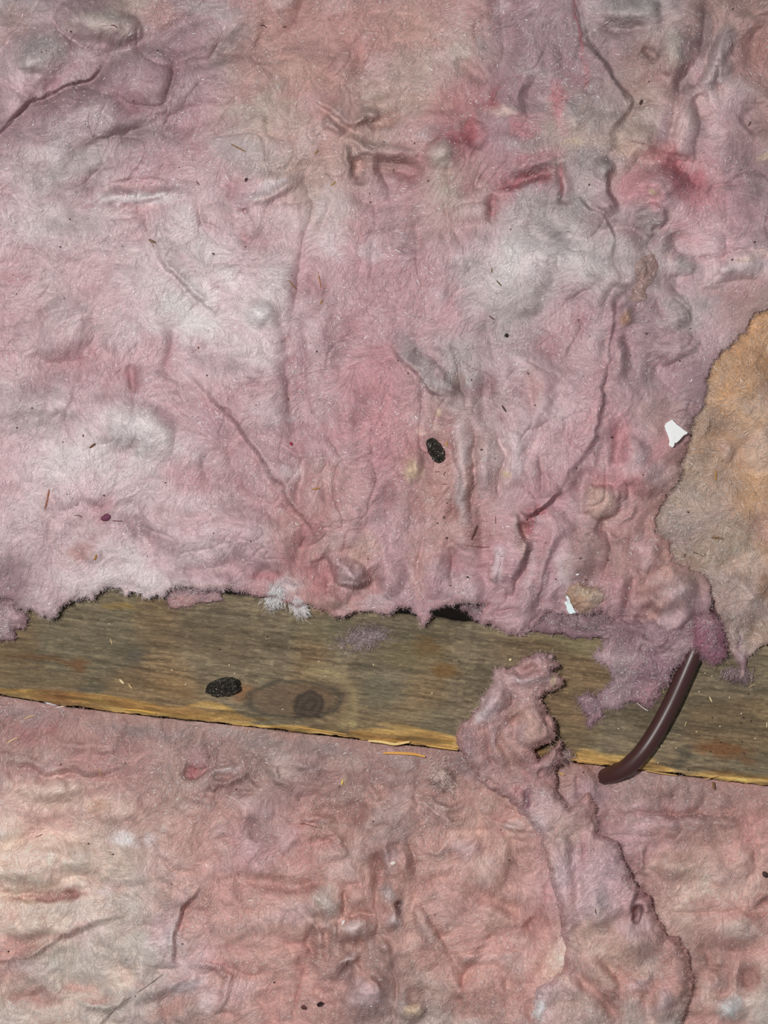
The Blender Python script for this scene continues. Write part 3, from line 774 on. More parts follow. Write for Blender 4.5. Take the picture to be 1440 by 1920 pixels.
U_GRID = ["GMDMSSSSMMGBB",
          "ppMMDSSDMMBpS",
          "MMMPDSDRMDDpB",
          "pGpppDPDKgKKM",
          "pppWppPPWGGpp",
          "PppWWPPPGPMpB",
          "pPPpPPKGPPPMT",
          "pWWPPPKSpPKBO",
          "ppppPSPSPPSTT",
          "MpWpPSPPPPSBT",
          "MpWpSSPPPMPMT"]
U_BLOBS = [
    (80, 100, 62, 44, -20, 'G', .8), (190, 38, 66, 36, 10, 'w', .8), (25, 40, 40, 40, 0, 'B', .5), (150, 10, 60, 20, 0, 'M', .6), (20, 190, 30, 40, 0, 'p', .6),
    (120, 190, 120, 24, -25, 'M', .8), (220, 130, 80, 24, -20, 'M', .8), (330, 60, 60, 26, -10, 'M', .6), (300, 30, 40, 30, 0, 'S', .6), (400, 20, 70, 18, 0, 'G', .6), (430, 84, 50, 18, -35, 'G', .6), (350, 150, 90, 40, -20, 'M', .5),
    (480, 120, 60, 50, -30, 'S', .7), (570, 80, 90, 50, 0, 'S', .7), (640, 30, 70, 40, 0, 'S', .6), (560, 130, 70, 30, 10, 's', .6), (600, 150, 60, 24, 20, 's', .5), (520, 220, 90, 40, 10, 'D', .7), (460, 205, 60, 18, 0, 'w', .5),
    (155, 305, 50, 28, -20, 'G', .8), (250, 250, 60, 30, -20, 'g', .35), (460, 290, 90, 40, 15, 'G', .6), (540, 310, 50, 26, 0, 'D', .5), (330, 300, 60, 40, 0, 'P', .5), (90, 290, 50, 20, 0, 'W', .4),
    (258, 371, 96, 10, 0, 'H', .75), (400, 405, 50, 30, 30, 'K', .3), (455, 397, 8, 7, 0, 'm', .7), (510, 350, 66, 9, -25, 'W', .75), (370, 540, 46, 20, 40, 'H', .55), (432, 520, 30, 26, 0, 'H', .6), (488, 592, 26, 34, 20, 'H', .85), (350, 560, 40, 20, 40, 'W', .6),  # white strips paint the ridges as lit; the pinch hole is painted dark
    (350, 470, 50, 20, 30, 'G', .5), (60, 420, 60, 40, 0, 'W', .4), (620, 380, 40, 40, 0, 'W', .5), (620, 450, 30, 44, 0, 'W', .5), (700, 470, 26, 30, 0, 'W', .5), (20, 520, 60, 14, 0, 'K', .4), (30, 600, 60, 30, 0, 'p', .5),
    (700, 40, 60, 40, 0, 'S', .6), (760, 30, 60, 40, 0, 's', .5), (790, 70, 50, 34, 0, 's', .5), (780, 130, 60, 50, 0, 'D', .7), (860, 100, 24, 40, 0, 'w', .6), (900, 80, 12, 20, 0, 'g', .6), (760, 190, 80, 40, 0, 'D', .7), (940, 20, 16, 22, 30, 'W', .6),
    (720, 225, 30, 14, -30, 's', .6), (830, 292, 26, 32, 20, 'w', .85), (740, 308, 70, 14, 5, 'B', .7), (672, 312, 12, 24, 0, 's', .7), (820, 250, 50, 16, -20, 'g', .35), (880, 240, 14, 36, 20, 'r', .55), (925, 190, 12, 22, 10, 'r', .6),
    (1010, 110, 50, 44, 0, 'M', .7), (980, 60, 50, 40, 0, 'M', .5), (1000, 135, 50, 12, 0, 'G', .5), (1086, 60, 5, 70, -8, 'R', .7), (1100, 150, 10, 36, 0, 'R', .45), (1000, 172, 40, 14, 10, 'M', .8), (1045, 190, 22, 34, 0, 'R', .65), (980, 225, 40, 20, 0, 'K', .6),
    (945, 210, 34, 12, 0, 'C', .7), (980, 245, 36, 18, 0, 'R', .55), (1000, 300, 60, 16, -15, 'K', .8), (990, 336, 60, 13, -17, 'r', .45), (1052, 340, 6, 40, 0, 'R', .7), (922, 392, 10, 30, 5, 'R', .5), (1052, 225, 18, 36, 0, 'K', .5), (1075, 215, 26, 40, 0, 'G', .5),
    (1000, 390, 76, 40, -10, 'G', .85), (1130, 200, 60, 60, 40, 'g', .55), (1100, 300, 50, 30, 0, 'g', .55), (1075, 270, 30, 8, 0, 'Y', .4), (1130, 318, 22, 20, 0, 'G', .7), (1060, 470, 70, 60, 0, 'W', .6), (1000, 440, 60, 30, 0, 'G', .6), (980, 560, 70, 44, -20, 'G', .7), (1000, 510, 40, 24, 0, 'W', .5), (880, 500, 40, 24, 0, 'G', .5),
    (1190, 260, 34, 38, 0, 'D', .75), (1178, 280, 30, 12, 0, 'c', .6), (1250, 290, 40, 36, 20, 'r', .45), (1270, 320, 50, 30, 30, 'R', .6), (1200, 350, 50, 44, 0, 'K', .85), (1300, 352, 44, 34, 30, 'R', .6), (1226, 364, 9, 5, 30, 'Y', .8), (1248, 234, 14, 40, 10, 'M', .7), (1264, 84, 22, 44, 0, 'w', .75), (1262, 120, 20, 20, 0, 'D', .6), (1180, 22, 80, 26, 0, 'G', .75), (1205, 110, 40, 30, 0, 'B', .5),
    (1320, 60, 16, 70, 5, 'd', .5), (1280, 150, 26, 24, -40, 'd', .45), (1222, 100, 18, 10, 30, 'd', .4), (1352, 84, 24, 50, 30, 'G', .6), (1345, 140, 40, 24, -35, 'G', .55), (1420, 90, 50, 50, 0, 'b', .55), (1425, 130, 40, 40, 0, 'S', .5), (1380, 200, 50, 40, 0, 'M', .4), (1428, 225, 22, 26, 0, 'd', .3), (1430, 290, 16, 10, -20, 'Y', .8), (1288, 250, 20, 50, 5, 'p', .5), (1380, 300, 50, 50, 0, 'M', .5), (1390, 420, 60, 50, 0, 'P', .6), (1320, 430, 40, 30, 0, 'p', .5),  # dark blobs paint shade into the fold valleys and the slot
    (1210, 405, 38, 30, 20, 'g', .75), (1215, 445, 22, 30, 20, 'G', .8), (1240, 470, 18, 20, 0, 'G', .6), (1170, 470, 20, 40, 0, 'G', .5), (1290, 500, 34, 16, 5, 'G', .7), (1400, 500, 50, 18, 0, 'W', .6), (1420, 480, 40, 8, -8, 'C', .5), (1300, 570, 60, 20, 0, 'G', .7), (1280, 600, 60, 26, -10, 'G', .6), (1172, 590, 12, 20, 20, 'o', .7), (1200, 700, 30, 40, 0, 'M', .6), (1290, 700, 40, 26, 0, 'M', .6),
    (1120, 610, 20, 40, 20, 'W', .4), (1040, 590, 40, 30, -30, 'p', .6),
    (770, 660, 52, 22, 40, 'g', .65), (800, 700, 40, 20, 45, 'G', .75), (850, 660, 34, 40, 0, 'G', .7), (858, 715, 12, 16, 0, 'B', .5), (690, 700, 50, 46, 0, 'K', .35), (700, 790, 60, 40, 0, 'K', .5), (740, 640, 40, 12, 0, 'M', .4), (640, 800, 30, 60, 0, 'K', .3),
    (775, 882, 20, 30, 15, 'Y', .8), (824, 775, 8, 14, 0, 'Y', .6), (815, 800, 14, 10, 0, 'C', .5), (784, 813, 10, 6, 0, 'C', .6), (866, 850, 20, 56, -4, 'W', .6), (868, 940, 16, 50, 0, 'G', .75), (880, 910, 8, 50, 0, 's', .5), (830, 880, 24, 60, 0, 'S', .6), (948, 893, 9, 8, 0, 'Y', .75), (800, 940, 30, 50, 0, 's', .4), (820, 1010, 60, 30, 0, 's', .4),
    (960, 660, 30, 50, 0, 'p', .5), (945, 700, 20, 40, 0, 'p', .5), (1000, 730, 20, 50, 0, 'S', .35), (970, 860, 20, 40, 0, 'W', .4), (905, 900, 16, 40, 0, 'p', .6), (990, 985, 18, 34, 0, 'r', .65), (1010, 958, 24, 8, -10, 'r', .6), (900, 1000, 60, 20, 0, 'S', .5), (965, 990, 8, 40, -10, 'D', .6), (980, 1020, 10, 40, 0, 'T', .35), (935, 1060, 12, 36, 0, 'W', .6), (865, 1100, 30, 24, 0, 'p', .6), (1000, 1060, 10, 60, 10, 'p', .6), (1060, 1070, 24, 50, 10, 'W', .55), (1095, 1040, 40, 60, 0, 'B', .55), (1020, 1010, 20, 40, 10, 'K', .4),
    (1128, 940, 34, 36, 10, 'c', .7), (1128, 950, 30, 28, 0, 's', .45), (1150, 900, 40, 20, 0, 'R', .4), (1165, 830, 24, 50, 0, 'K', .75), (1205, 830, 26, 50, 10, 'p', .6), (1190, 870, 22, 30, 30, 'W', .35), (1225, 890, 26, 26, 0, 'p', .6), (1100, 840, 30, 50, 30, 'P', .6), (1240, 780, 50, 40, 0, 'B', .5), (1180, 1000, 40, 30, 0, 'S', .5), (1150, 1040, 30, 50, 0, 'B', .5),
    (1210, 1040, 26, 40, 0, 'p', .6), (1250, 1060, 20, 30, 0, 's', .7), (1220, 1110, 36, 20, -10, 'b', .5), (1230, 1140, 36, 16, -40, 's', .8), (1270, 1115, 44, 14, -25, 'p', .7), (1300, 1110, 24, 30, 0, 'p', .4), (1160, 1100, 22, 30, 0, 'K', .4), (1250, 1170, 50, 18, -30, 'p', .6), (1310, 1140, 24, 30, 10, 'M', .7), (1285, 1185, 26, 20, -40, 'u', .8), (1200, 1180, 50, 16, 20, 'M', .7), (1180, 1160, 30, 16, 20, 'u', .4), (1250, 1205, 30, 12, 0, 'p', .5),
    (240, 790, 76, 40, 15, 'W', .9), (290, 820, 60, 30, 20, 'H', .5), (130, 870, 90, 40, -10, 'W', .5), (230, 700, 90, 26, 0, 'P', .7), (250, 715, 12, 26, -20, 'K', .5), (180, 745, 70, 20, -15, 'p', .6), (390, 790, 60, 30, 40, 'M', .4), (450, 860, 60, 30, 45, 'P', .6), (300, 640, 40, 20, 0, 'P', .5), (430, 650, 50, 40, 0, 'W', .5), (500, 660, 40, 40, 0, 'W', .45), (360, 900, 60, 30, 20, 'K', .35), (250, 985, 34, 22, 20, 'M', .7), (100, 1000, 100, 40, 0, 'p', .5), (40, 950, 40, 30, 0, 'W', .4), (580, 730, 16, 120, -6, 'P', .7),
    (565, 640, 14, 70, -4, 'M', .4), (550, 885, 30, 22, 30, 'W', .45), (545, 780, 16, 10, 0, 'W', .6), (600, 900, 50, 40, 0, 'S', .5), (580, 1000, 30, 40, 30, 'R', .45), (560, 1060, 40, 26, 30, 'R', .4), (650, 1070, 44, 20, 28, 'p', .85), (605, 1080, 30, 40, 30, 'R', .45), (635, 1110, 36, 16, 0, 'R', .3), (540, 1100, 26, 22, 0, 'W', .7), (150, 1040, 26, 20, 0, 'S', .7), (140, 1090, 60, 30, 0, 'W', .5), (215, 1075, 50, 26, 0, 'W', .6), (80, 1120, 40, 24, 0, 'p', .6), (280, 1090, 30, 20, 0, 'W', .5), (340, 1080, 40, 16, 0, 'M', .4), (430, 1085, 50, 12, 0, 'M', .55), (490, 1082, 34, 9, 0, 'R', .5), (380, 1030, 50, 30, 0, 'W', .4), (20, 1080, 40, 40, 0, 'M', .5), (685, 1030, 26, 40, 20, 'Y', .3), (690, 1080, 24, 50, 0, 'S', .55), (640, 1135, 34, 16, 0, 's', .4), (740, 1060, 40, 50, 0, 'P', .5), (700, 1130, 26, 14, 0, 'W', .35), (785, 1060, 20, 60, 0, 's', .55),
]


def pillow_shade(X, Y, s1, k1, s2, k2, sw, kw, wa=22, wo=2):
    """shading of the pillows painted as colour, pale crests and dark creases, -1..1"""
    wx, wy = X + wa * fbm(X, Y, sw, kw, wo), Y + wa * fbm(X, Y, sw, kw + 1, wo)
    return np.clip(0.8 * (billow(wx, wy, s1, k1) - 0.55) + 0.5 * (billow(wx, wy, s2, k2) - 0.55), -1, 1)


def upper_c(X, Y, flow):
    return colour_field(X, Y, U_GRID, (0, 120), (0, 120), U_BLOBS, 1100, flow, 1.0, pillow_shade(X, Y, 125, 904, 58, 905, 90, 901))


def upper_zb(X, Y):
    # underside: lifted clear of the joist at the lip, lower at the right where it sits on the wood and on the tan batt
    z = 40 - 28 * smooth((X - 880) / 60) + 8 * np.exp(-((X - 1300) / 60) ** 2) * (Y < 1180)
    z = z + 24 * smooth((760 - Y) / 60) * smooth((X - 1240) / 40) + 12 * smooth((1050 - Y) / 80) * smooth((X - 1180) / 40)
    return z + 5 * vn(X, Y, 46, 950)


U = sheet('insulation_batt', UP, 2.15, upper_h, upper_zb, 34, upper_c, M_WOOL, skirt=9, ragged=4.5, seed=1000, edge_pow=0.42, n_fib=44000, n_fuzz=14000, flowscale=80)
tag(U['o'], 'large crumpled pink glass wool batt lapping over the upper edge of the joist', 'insulation')

# ---------------------------------------------------------------- tan batt at the right
TAN = [(1560, 545), (1400, 560), (1340, 610), (1300, 660), (1270, 740), (1230, 820), (1200, 920), (1190, 1000), (1215, 1060), (1280, 1090), (1318, 1100), (1338, 1130), (1346, 1160),
       (1358, 1190), (1366, 1214), (1379, 1234), (1390, 1272), (1398, 1268), (1402, 1234), (1416, 1222), (1440, 1206), (1480, 1212), (1560, 1204)]
T_STROKES = [('B', 1390, 1120, 60, 60, 0, 14), ('C', 14, 10, [(1340, 1090), (1380, 1050), (1440, 1010)]), ('R', 10, 8, [(1380, 1060), (1410, 1036), (1450, 1020)]), ('R', 8, 7, [(1390, 1140), (1420, 1110), (1450, 1090)]),
             ('B', 1405, 700, 50, 60, 0, 12), ('B', 1365, 845, 24, 22, 0, 9), ('B', 1320, 800, 24, 36, 20, 7), ('C', 16, 9, [(1330, 900), (1380, 880), (1440, 900)]), ('B', 1430, 840, 36, 60, 10, 10), ('C', 14, 8, [(1440, 960), (1420, 1000), (1400, 1010)]),
             ('V', 6, 10, [(1378, 1170), (1384, 1200), (1388, 1240)]), ('R', 9, 8, [(1366, 1140), (1372, 1180), (1380, 1220)]), ('R', 4, 8, [(1277, 875), (1289, 882), (1286, 895)]), ('R', 4, 6, [(1276, 900), (1250, 930), (1232, 966)]), ('C', 10, 9, [(1420, 1150), (1412, 1190), (1404, 1230)])]


def tan_h(X, Y, d, f1, f2):
    h = 26 + 10 * smooth((X - 1240) / 160) - 12 * smooth((Y - 1080) / 120)
    h = h + 8 * fbm(X, Y, 110, 1203, 2) + 7 * fbm(X, Y, 40, 1204, 3, 0.55) + 1.2 * fbm(X, Y, 13, 1205, 2) + 0.2 * f1 + 0.3 * f2
    h = np.maximum(h + 0.6 * REL * strokes(X, Y, T_STROKES, 1210), 8)
    return np.minimum(h, upper_zb(X, Y) - 13 + 0.9 * np.maximum(0, -sdf(X, Y, UP) - 2))


T_GRID = ["BBOOO", "BTOOO", "BTOTO", "TTTOO", "TDTTO", "TDDDT", "BDDDT"]
T_BLOBS = [(1400, 690, 40, 70, 10, 'O', .8), (1345, 800, 30, 40, 0, 'o', .75), (1320, 850, 30, 24, 0, 'o', .6), (1365, 845, 24, 22, 0, 'c', .8), (1425, 850, 30, 50, 0, 'C', .55), (1320, 800, 26, 36, 20, 'T', .6), (1300, 960, 60, 50, 0, 'D', .6), (1345, 960, 30, 30, 0, 'D', .6), (1430, 980, 24, 40, 0, 's', .6),
           (1435, 1100, 16, 30, 0, 'o', .8), (1380, 1120, 46, 34, 0, 'D', .6), (1370, 1180, 22, 44, 0, 'D', .7), (1430, 1180, 40, 30, 0, 'T', .7), (1390, 1246, 16, 30, 0, 'u', .6), (1386, 1205, 7, 20, 10, 'M', .7), (1300, 1040, 50, 24, 0, 'T', .6), (1280, 1010, 40, 30, 0, 'B', .3), (1400, 1050, 40, 20, -30, 'C', .4), (1412, 610, 40, 24, 0, 'O', .6), (1350, 700, 24, 60, 20, 'T', .4), (1440, 760, 30, 50, 0, 'C', .3)]


def tan_c(X, Y, flow):
    return colour_field(X, Y, T_GRID, (1180, 80), (560, 110), T_BLOBS, 1300, flow, 0.6)


T = sheet('insulation_batt.001', TAN, 2.0, tan_h, lambda X, Y: 6 + 0 * X, 26, tan_c, M_WOOL, skirt=5, ragged=4, seed=1300, n_fib=11000, n_fuzz=2600, flowscale=50, fib_len=(10, 36), fib_w=0.55, lift=1.6, fib_white=0.6)
tag(T['o'], 'tan orange glass wool piece beside the pink batt, at the right edge', 'insulation')

# ---------------------------------------------------------------- lower batt in the bay below the joist
xs2 = np.arange(-130, 1571, 20.0)
LOW = [(x, jl(x) + 2.5) for x in xs2] + [(1570, 2040), (-130, 2040)]
L_STROKES = [
    ('C', 8, 15, [(-30, 1683), (55, 1681), (125, 1680), (162, 1671), (180, 1664)]), ('F', 11, 26, 14, [(240, 1706), (178, 1733), (106, 1760), (70, 1790), (0, 1798), (-30, 1800)]), ('R', 7, 7, [(0, 1802), (60, 1796), (105, 1764), (120, 1745)]),
    ('F', 17, 30, 14, [(378, 1660), (343, 1704), (331, 1755), (329, 1796), (342, 1820)]), ('V', 6, 12, [(376, 1664), (343, 1706), (332, 1756), (330, 1800), (343, 1820)]), ('V', 7, 10, [(262, 1804), (304, 1818), (344, 1815)]),
    ('R', 5, 10, [(144, 1884), (196, 1886), (238, 1870)]), ('C', 13, 12, [(250, 1904), (320, 1876), (392, 1843)]), ('R', 12, 9, [(300, 1858), (340, 1846), (378, 1836)]), ('R', 5, 9, [(350, 1812), (408, 1808), (428, 1832), (420, 1870), (388, 1902)]),
    ('C', 18, 10, [(0, 1870), (50, 1866), (100, 1880)]), ('C', 13, 9, [(100, 1858), (150, 1850), (200, 1860)]), ('B', 250, 1850, 80, 50, 0, 8), ('B', 70, 1740, 80, 26, 0, 10), ('B', 130, 1612, 100, 34, 0, 9), ('B', 60, 1640, 80, 26, 0, 9), ('C', 14, 8, [(0, 1590), (60, 1560), (120, 1556), (200, 1570)]),
    ('B', 90, 1480, 80, 28, 0, 10), ('V', 7, 10, [(0, 1442), (60, 1448), (120, 1456), (200, 1460), (280, 1452)]), ('R', 8, 7, [(0, 1424), (100, 1438), (220, 1446)]), ('V', 6, 7, [(0, 1400), (80, 1424), (160, 1436)]), ('R', 9, 6, [(60, 1380), (160, 1400), (260, 1420)]),
    ('C', 13, 13, [(338, 1436), (362, 1450), (384, 1434)]), ('F', 12, 20, 10, [(352, 1454), (362, 1462), (382, 1446), (410, 1436), (452, 1438)]), ('R', 6, 9, [(396, 1466), (430, 1470), (470, 1456)]), ('V', 5, 9, [(424, 1490), (450, 1494), (478, 1486)]), ('R', 6, 9, [(492, 1432), (512, 1440), (520, 1462), (550, 1478)]), ('R', 6, 8, [(548, 1430), (580, 1434), (606, 1446)]), ('R', 5, 8, [(395, 1472), (412, 1484)]),
    ('V', 7, 10, [(470, 1450), (500, 1430), (512, 1420)]), ('C', 9, 9, [(470, 1474), (490, 1460), (505, 1452)]), ('R', 6, 7, [(340, 1496), (380, 1506), (410, 1502)]), ('C', 13, 11, [(570, 1528), (610, 1524), (650, 1530), (690, 1500)]), ('R', 8, 9, [(564, 1536), (600, 1542), (640, 1538)]), ('R', 7, 8, [(680, 1462), (706, 1478), (720, 1500)]), ('R', 7, 8, [(560, 1562), (600, 1566), (630, 1564), (640, 1590)]), ('V', 5, 7, [(562, 1556), (566, 1546), (604, 1552)]),
    ('R', 8, 9, [(640, 1570), (644, 1590), (650, 1604)]), ('R', 9, 7, [(520, 1600), (544, 1570), (560, 1548)]), ('C', 9, 8, [(470, 1530), (474, 1556), (468, 1580)]), ('C', 10, 9, [(430, 1640), (480, 1650), (540, 1660), (620, 1660)]),
    ('R', 6, 12, [(736, 1586), (722, 1596), (719, 1615), (728, 1634), (744, 1640)]), ('V', 5, 10, [(770, 1560), (772, 1590), (778, 1625), (784, 1660)]), ('C', 12, 12, [(706, 1600), (710, 1640), (714, 1668)]), ('V', 6, 10, [(742, 1580), (748, 1600), (740, 1610)]), ('B', 752, 1620, 22, 40, -10, 9),
    ('B', 610, 1692, 50, 47, 10, 13), ('V', 5, 13, [(648, 1664), (649, 1690), (647, 1720)]), ('V', 5, 11, [(648, 1722), (680, 1718), (708, 1722)]), ('B', 672, 1746, 50, 33, 0, 12), ('B', 676, 1690, 36, 36, 0, 8), ('V', 5, 9, [(706, 1660), (702, 1700), (708, 1740), (706, 1790)]), ('B', 730, 1684, 28, 42, 0, 11), ('L', 744, 1700, 9, 12, 20, -14), ('B', 737, 1726, 23, 28, 10, 10),
    ('R', 5, 13, [(686, 1786), (660, 1794), (640, 1806), (630, 1816)]), ('C', 13, 15, [(670, 1806), (648, 1830), (640, 1858)]), ('B', 684, 1858, 67, 58, 20, 18), ('R', 6, 10, [(695, 1830), (712, 1850), (720, 1870)]), ('V', 6, 14, [(738, 1810), (742, 1850), (738, 1900), (736, 1930)]), ('V', 5, 13, [(764, 1878), (780, 1868), (800, 1854)]), ('B', 776, 1892, 23, 33, 20, 12), ('B', 752, 1886, 22, 30, 0, 8), ('R', 6, 9, [(572, 1720), (600, 1738), (606, 1780)]), ('B', 630, 1750, 12, 30, 0, 8),
    ('C', 8, 10, [(592, 1740), (584, 1770), (588, 1800)]), ('C', 8, 9, [(612, 1740), (612, 1776), (606, 1810)]), ('C', 10, 9, [(640, 1770), (660, 1776), (690, 1770)]), ('R', 8, 9, [(718, 1760), (726, 1800), (722, 1820)]), ('R', 11, 10, [(762, 1684), (790, 1730), (838, 1806)]), ('V', 6, 10, [(786, 1680), (820, 1740), (842, 1790)]), ('R', 9, 7, [(780, 1700), (800, 1716), (806, 1740)]),
    ('R', 6, 8, [(790, 1500), (812, 1530), (846, 1548), (886, 1550)]), ('C', 11, 12, [(820, 1490), (836, 1500), (850, 1490)]), ('R', 6, 8, [(812, 1500), (824, 1518), (850, 1520), (868, 1500)]), ('V', 6, 8, [(774, 1480), (784, 1510), (790, 1560)]), ('B', 828, 1456, 36, 30, 0, 12), ('C', 9, 11, [(796, 1460), (806, 1478), (830, 1482)]), ('R', 6, 7, [(800, 1590), (826, 1600), (850, 1580)]), ('B', 870, 1590, 40, 30, 20, 8), ('R', 9, 7, [(936, 1560), (944, 1590), (950, 1620)]),
    ('R', 6, 9, [(930, 1540), (960, 1552), (992, 1556)]), ('V', 6, 10, [(940, 1500), (960, 1524), (990, 1532)]), ('C', 12, 9, [(860, 1640), (900, 1680), (980, 1720)]), ('C', 14, 11, [(985, 1730), (1010, 1745), (1035, 1735)]), ('R', 12, 8, [(900, 1700), (950, 1720), (980, 1760)]), ('R', 10, 7, [(850, 1780), (900, 1800), (980, 1770)]), ('C', 13, 9, [(850, 1850), (900, 1800), (940, 1780)]), ('R', 8, 7, [(846, 1830), (856, 1850), (860, 1870)]),
    ('V', 7, 12, [(1148, 1520), (1200, 1522), (1270, 1530), (1350, 1526), (1450, 1516)]), ('R', 10, 7, [(1200, 1540), (1300, 1546), (1400, 1540)]), ('C', 14, 7, [(1180, 1590), (1280, 1600), (1400, 1590)]), ('R', 5, 7, [(1204, 1580), (1202, 1612), (1196, 1646)]), ('B', 1280, 1620, 80, 40, 0, 10), ('V', 6, 8, [(1226, 1696), (1290, 1716), (1360, 1712), (1440, 1712)]), ('C', 15, 11, [(1420, 1690), (1440, 1710)]),
    ('R', 6, 7, [(1328, 1825), (1344, 1834), (1356, 1846)]), ('C', 17, 12, [(1380, 1830), (1410, 1836), (1430, 1830)]), ('B', 1365, 1892, 40, 30, 0, 11), ('B', 1390, 1740, 60, 30, 0, 8), ('C', 13, 8, [(1310, 1770), (1360, 1790), (1440, 1780)]), ('R', 5, 7, [(1236, 1478), (1250, 1486), (1256, 1492)]),
]


def lower_h(X, Y, d, f1, f2):
    v = Y - jl(X)
    h = -24 + 16 * smooth((v - 6) / 130)
    h = h + 10 * smooth((v - 40) / 400)
    wx, wy = X + 26 * fbm(X, Y, 70, 1401, 3), Y + 26 * fbm(X, Y, 70, 1402, 3)
    h = h - 12 + 12 * fbm(X, Y, 170, 1403, 2) + 15 * billow(wx, wy, 90, 1404) + 8 * billow(wx, wy, 42, 1405) + 5 * fbm(wx, wy, 30, 1406, 2, 0.5)
    h = h + 1.2 * fbm(X, Y, 12, 1407, 2) + 0.22 * f1 + 0.35 * f2
    return h + 0.85 * REL * strokes(X, Y, L_STROKES, 1410)


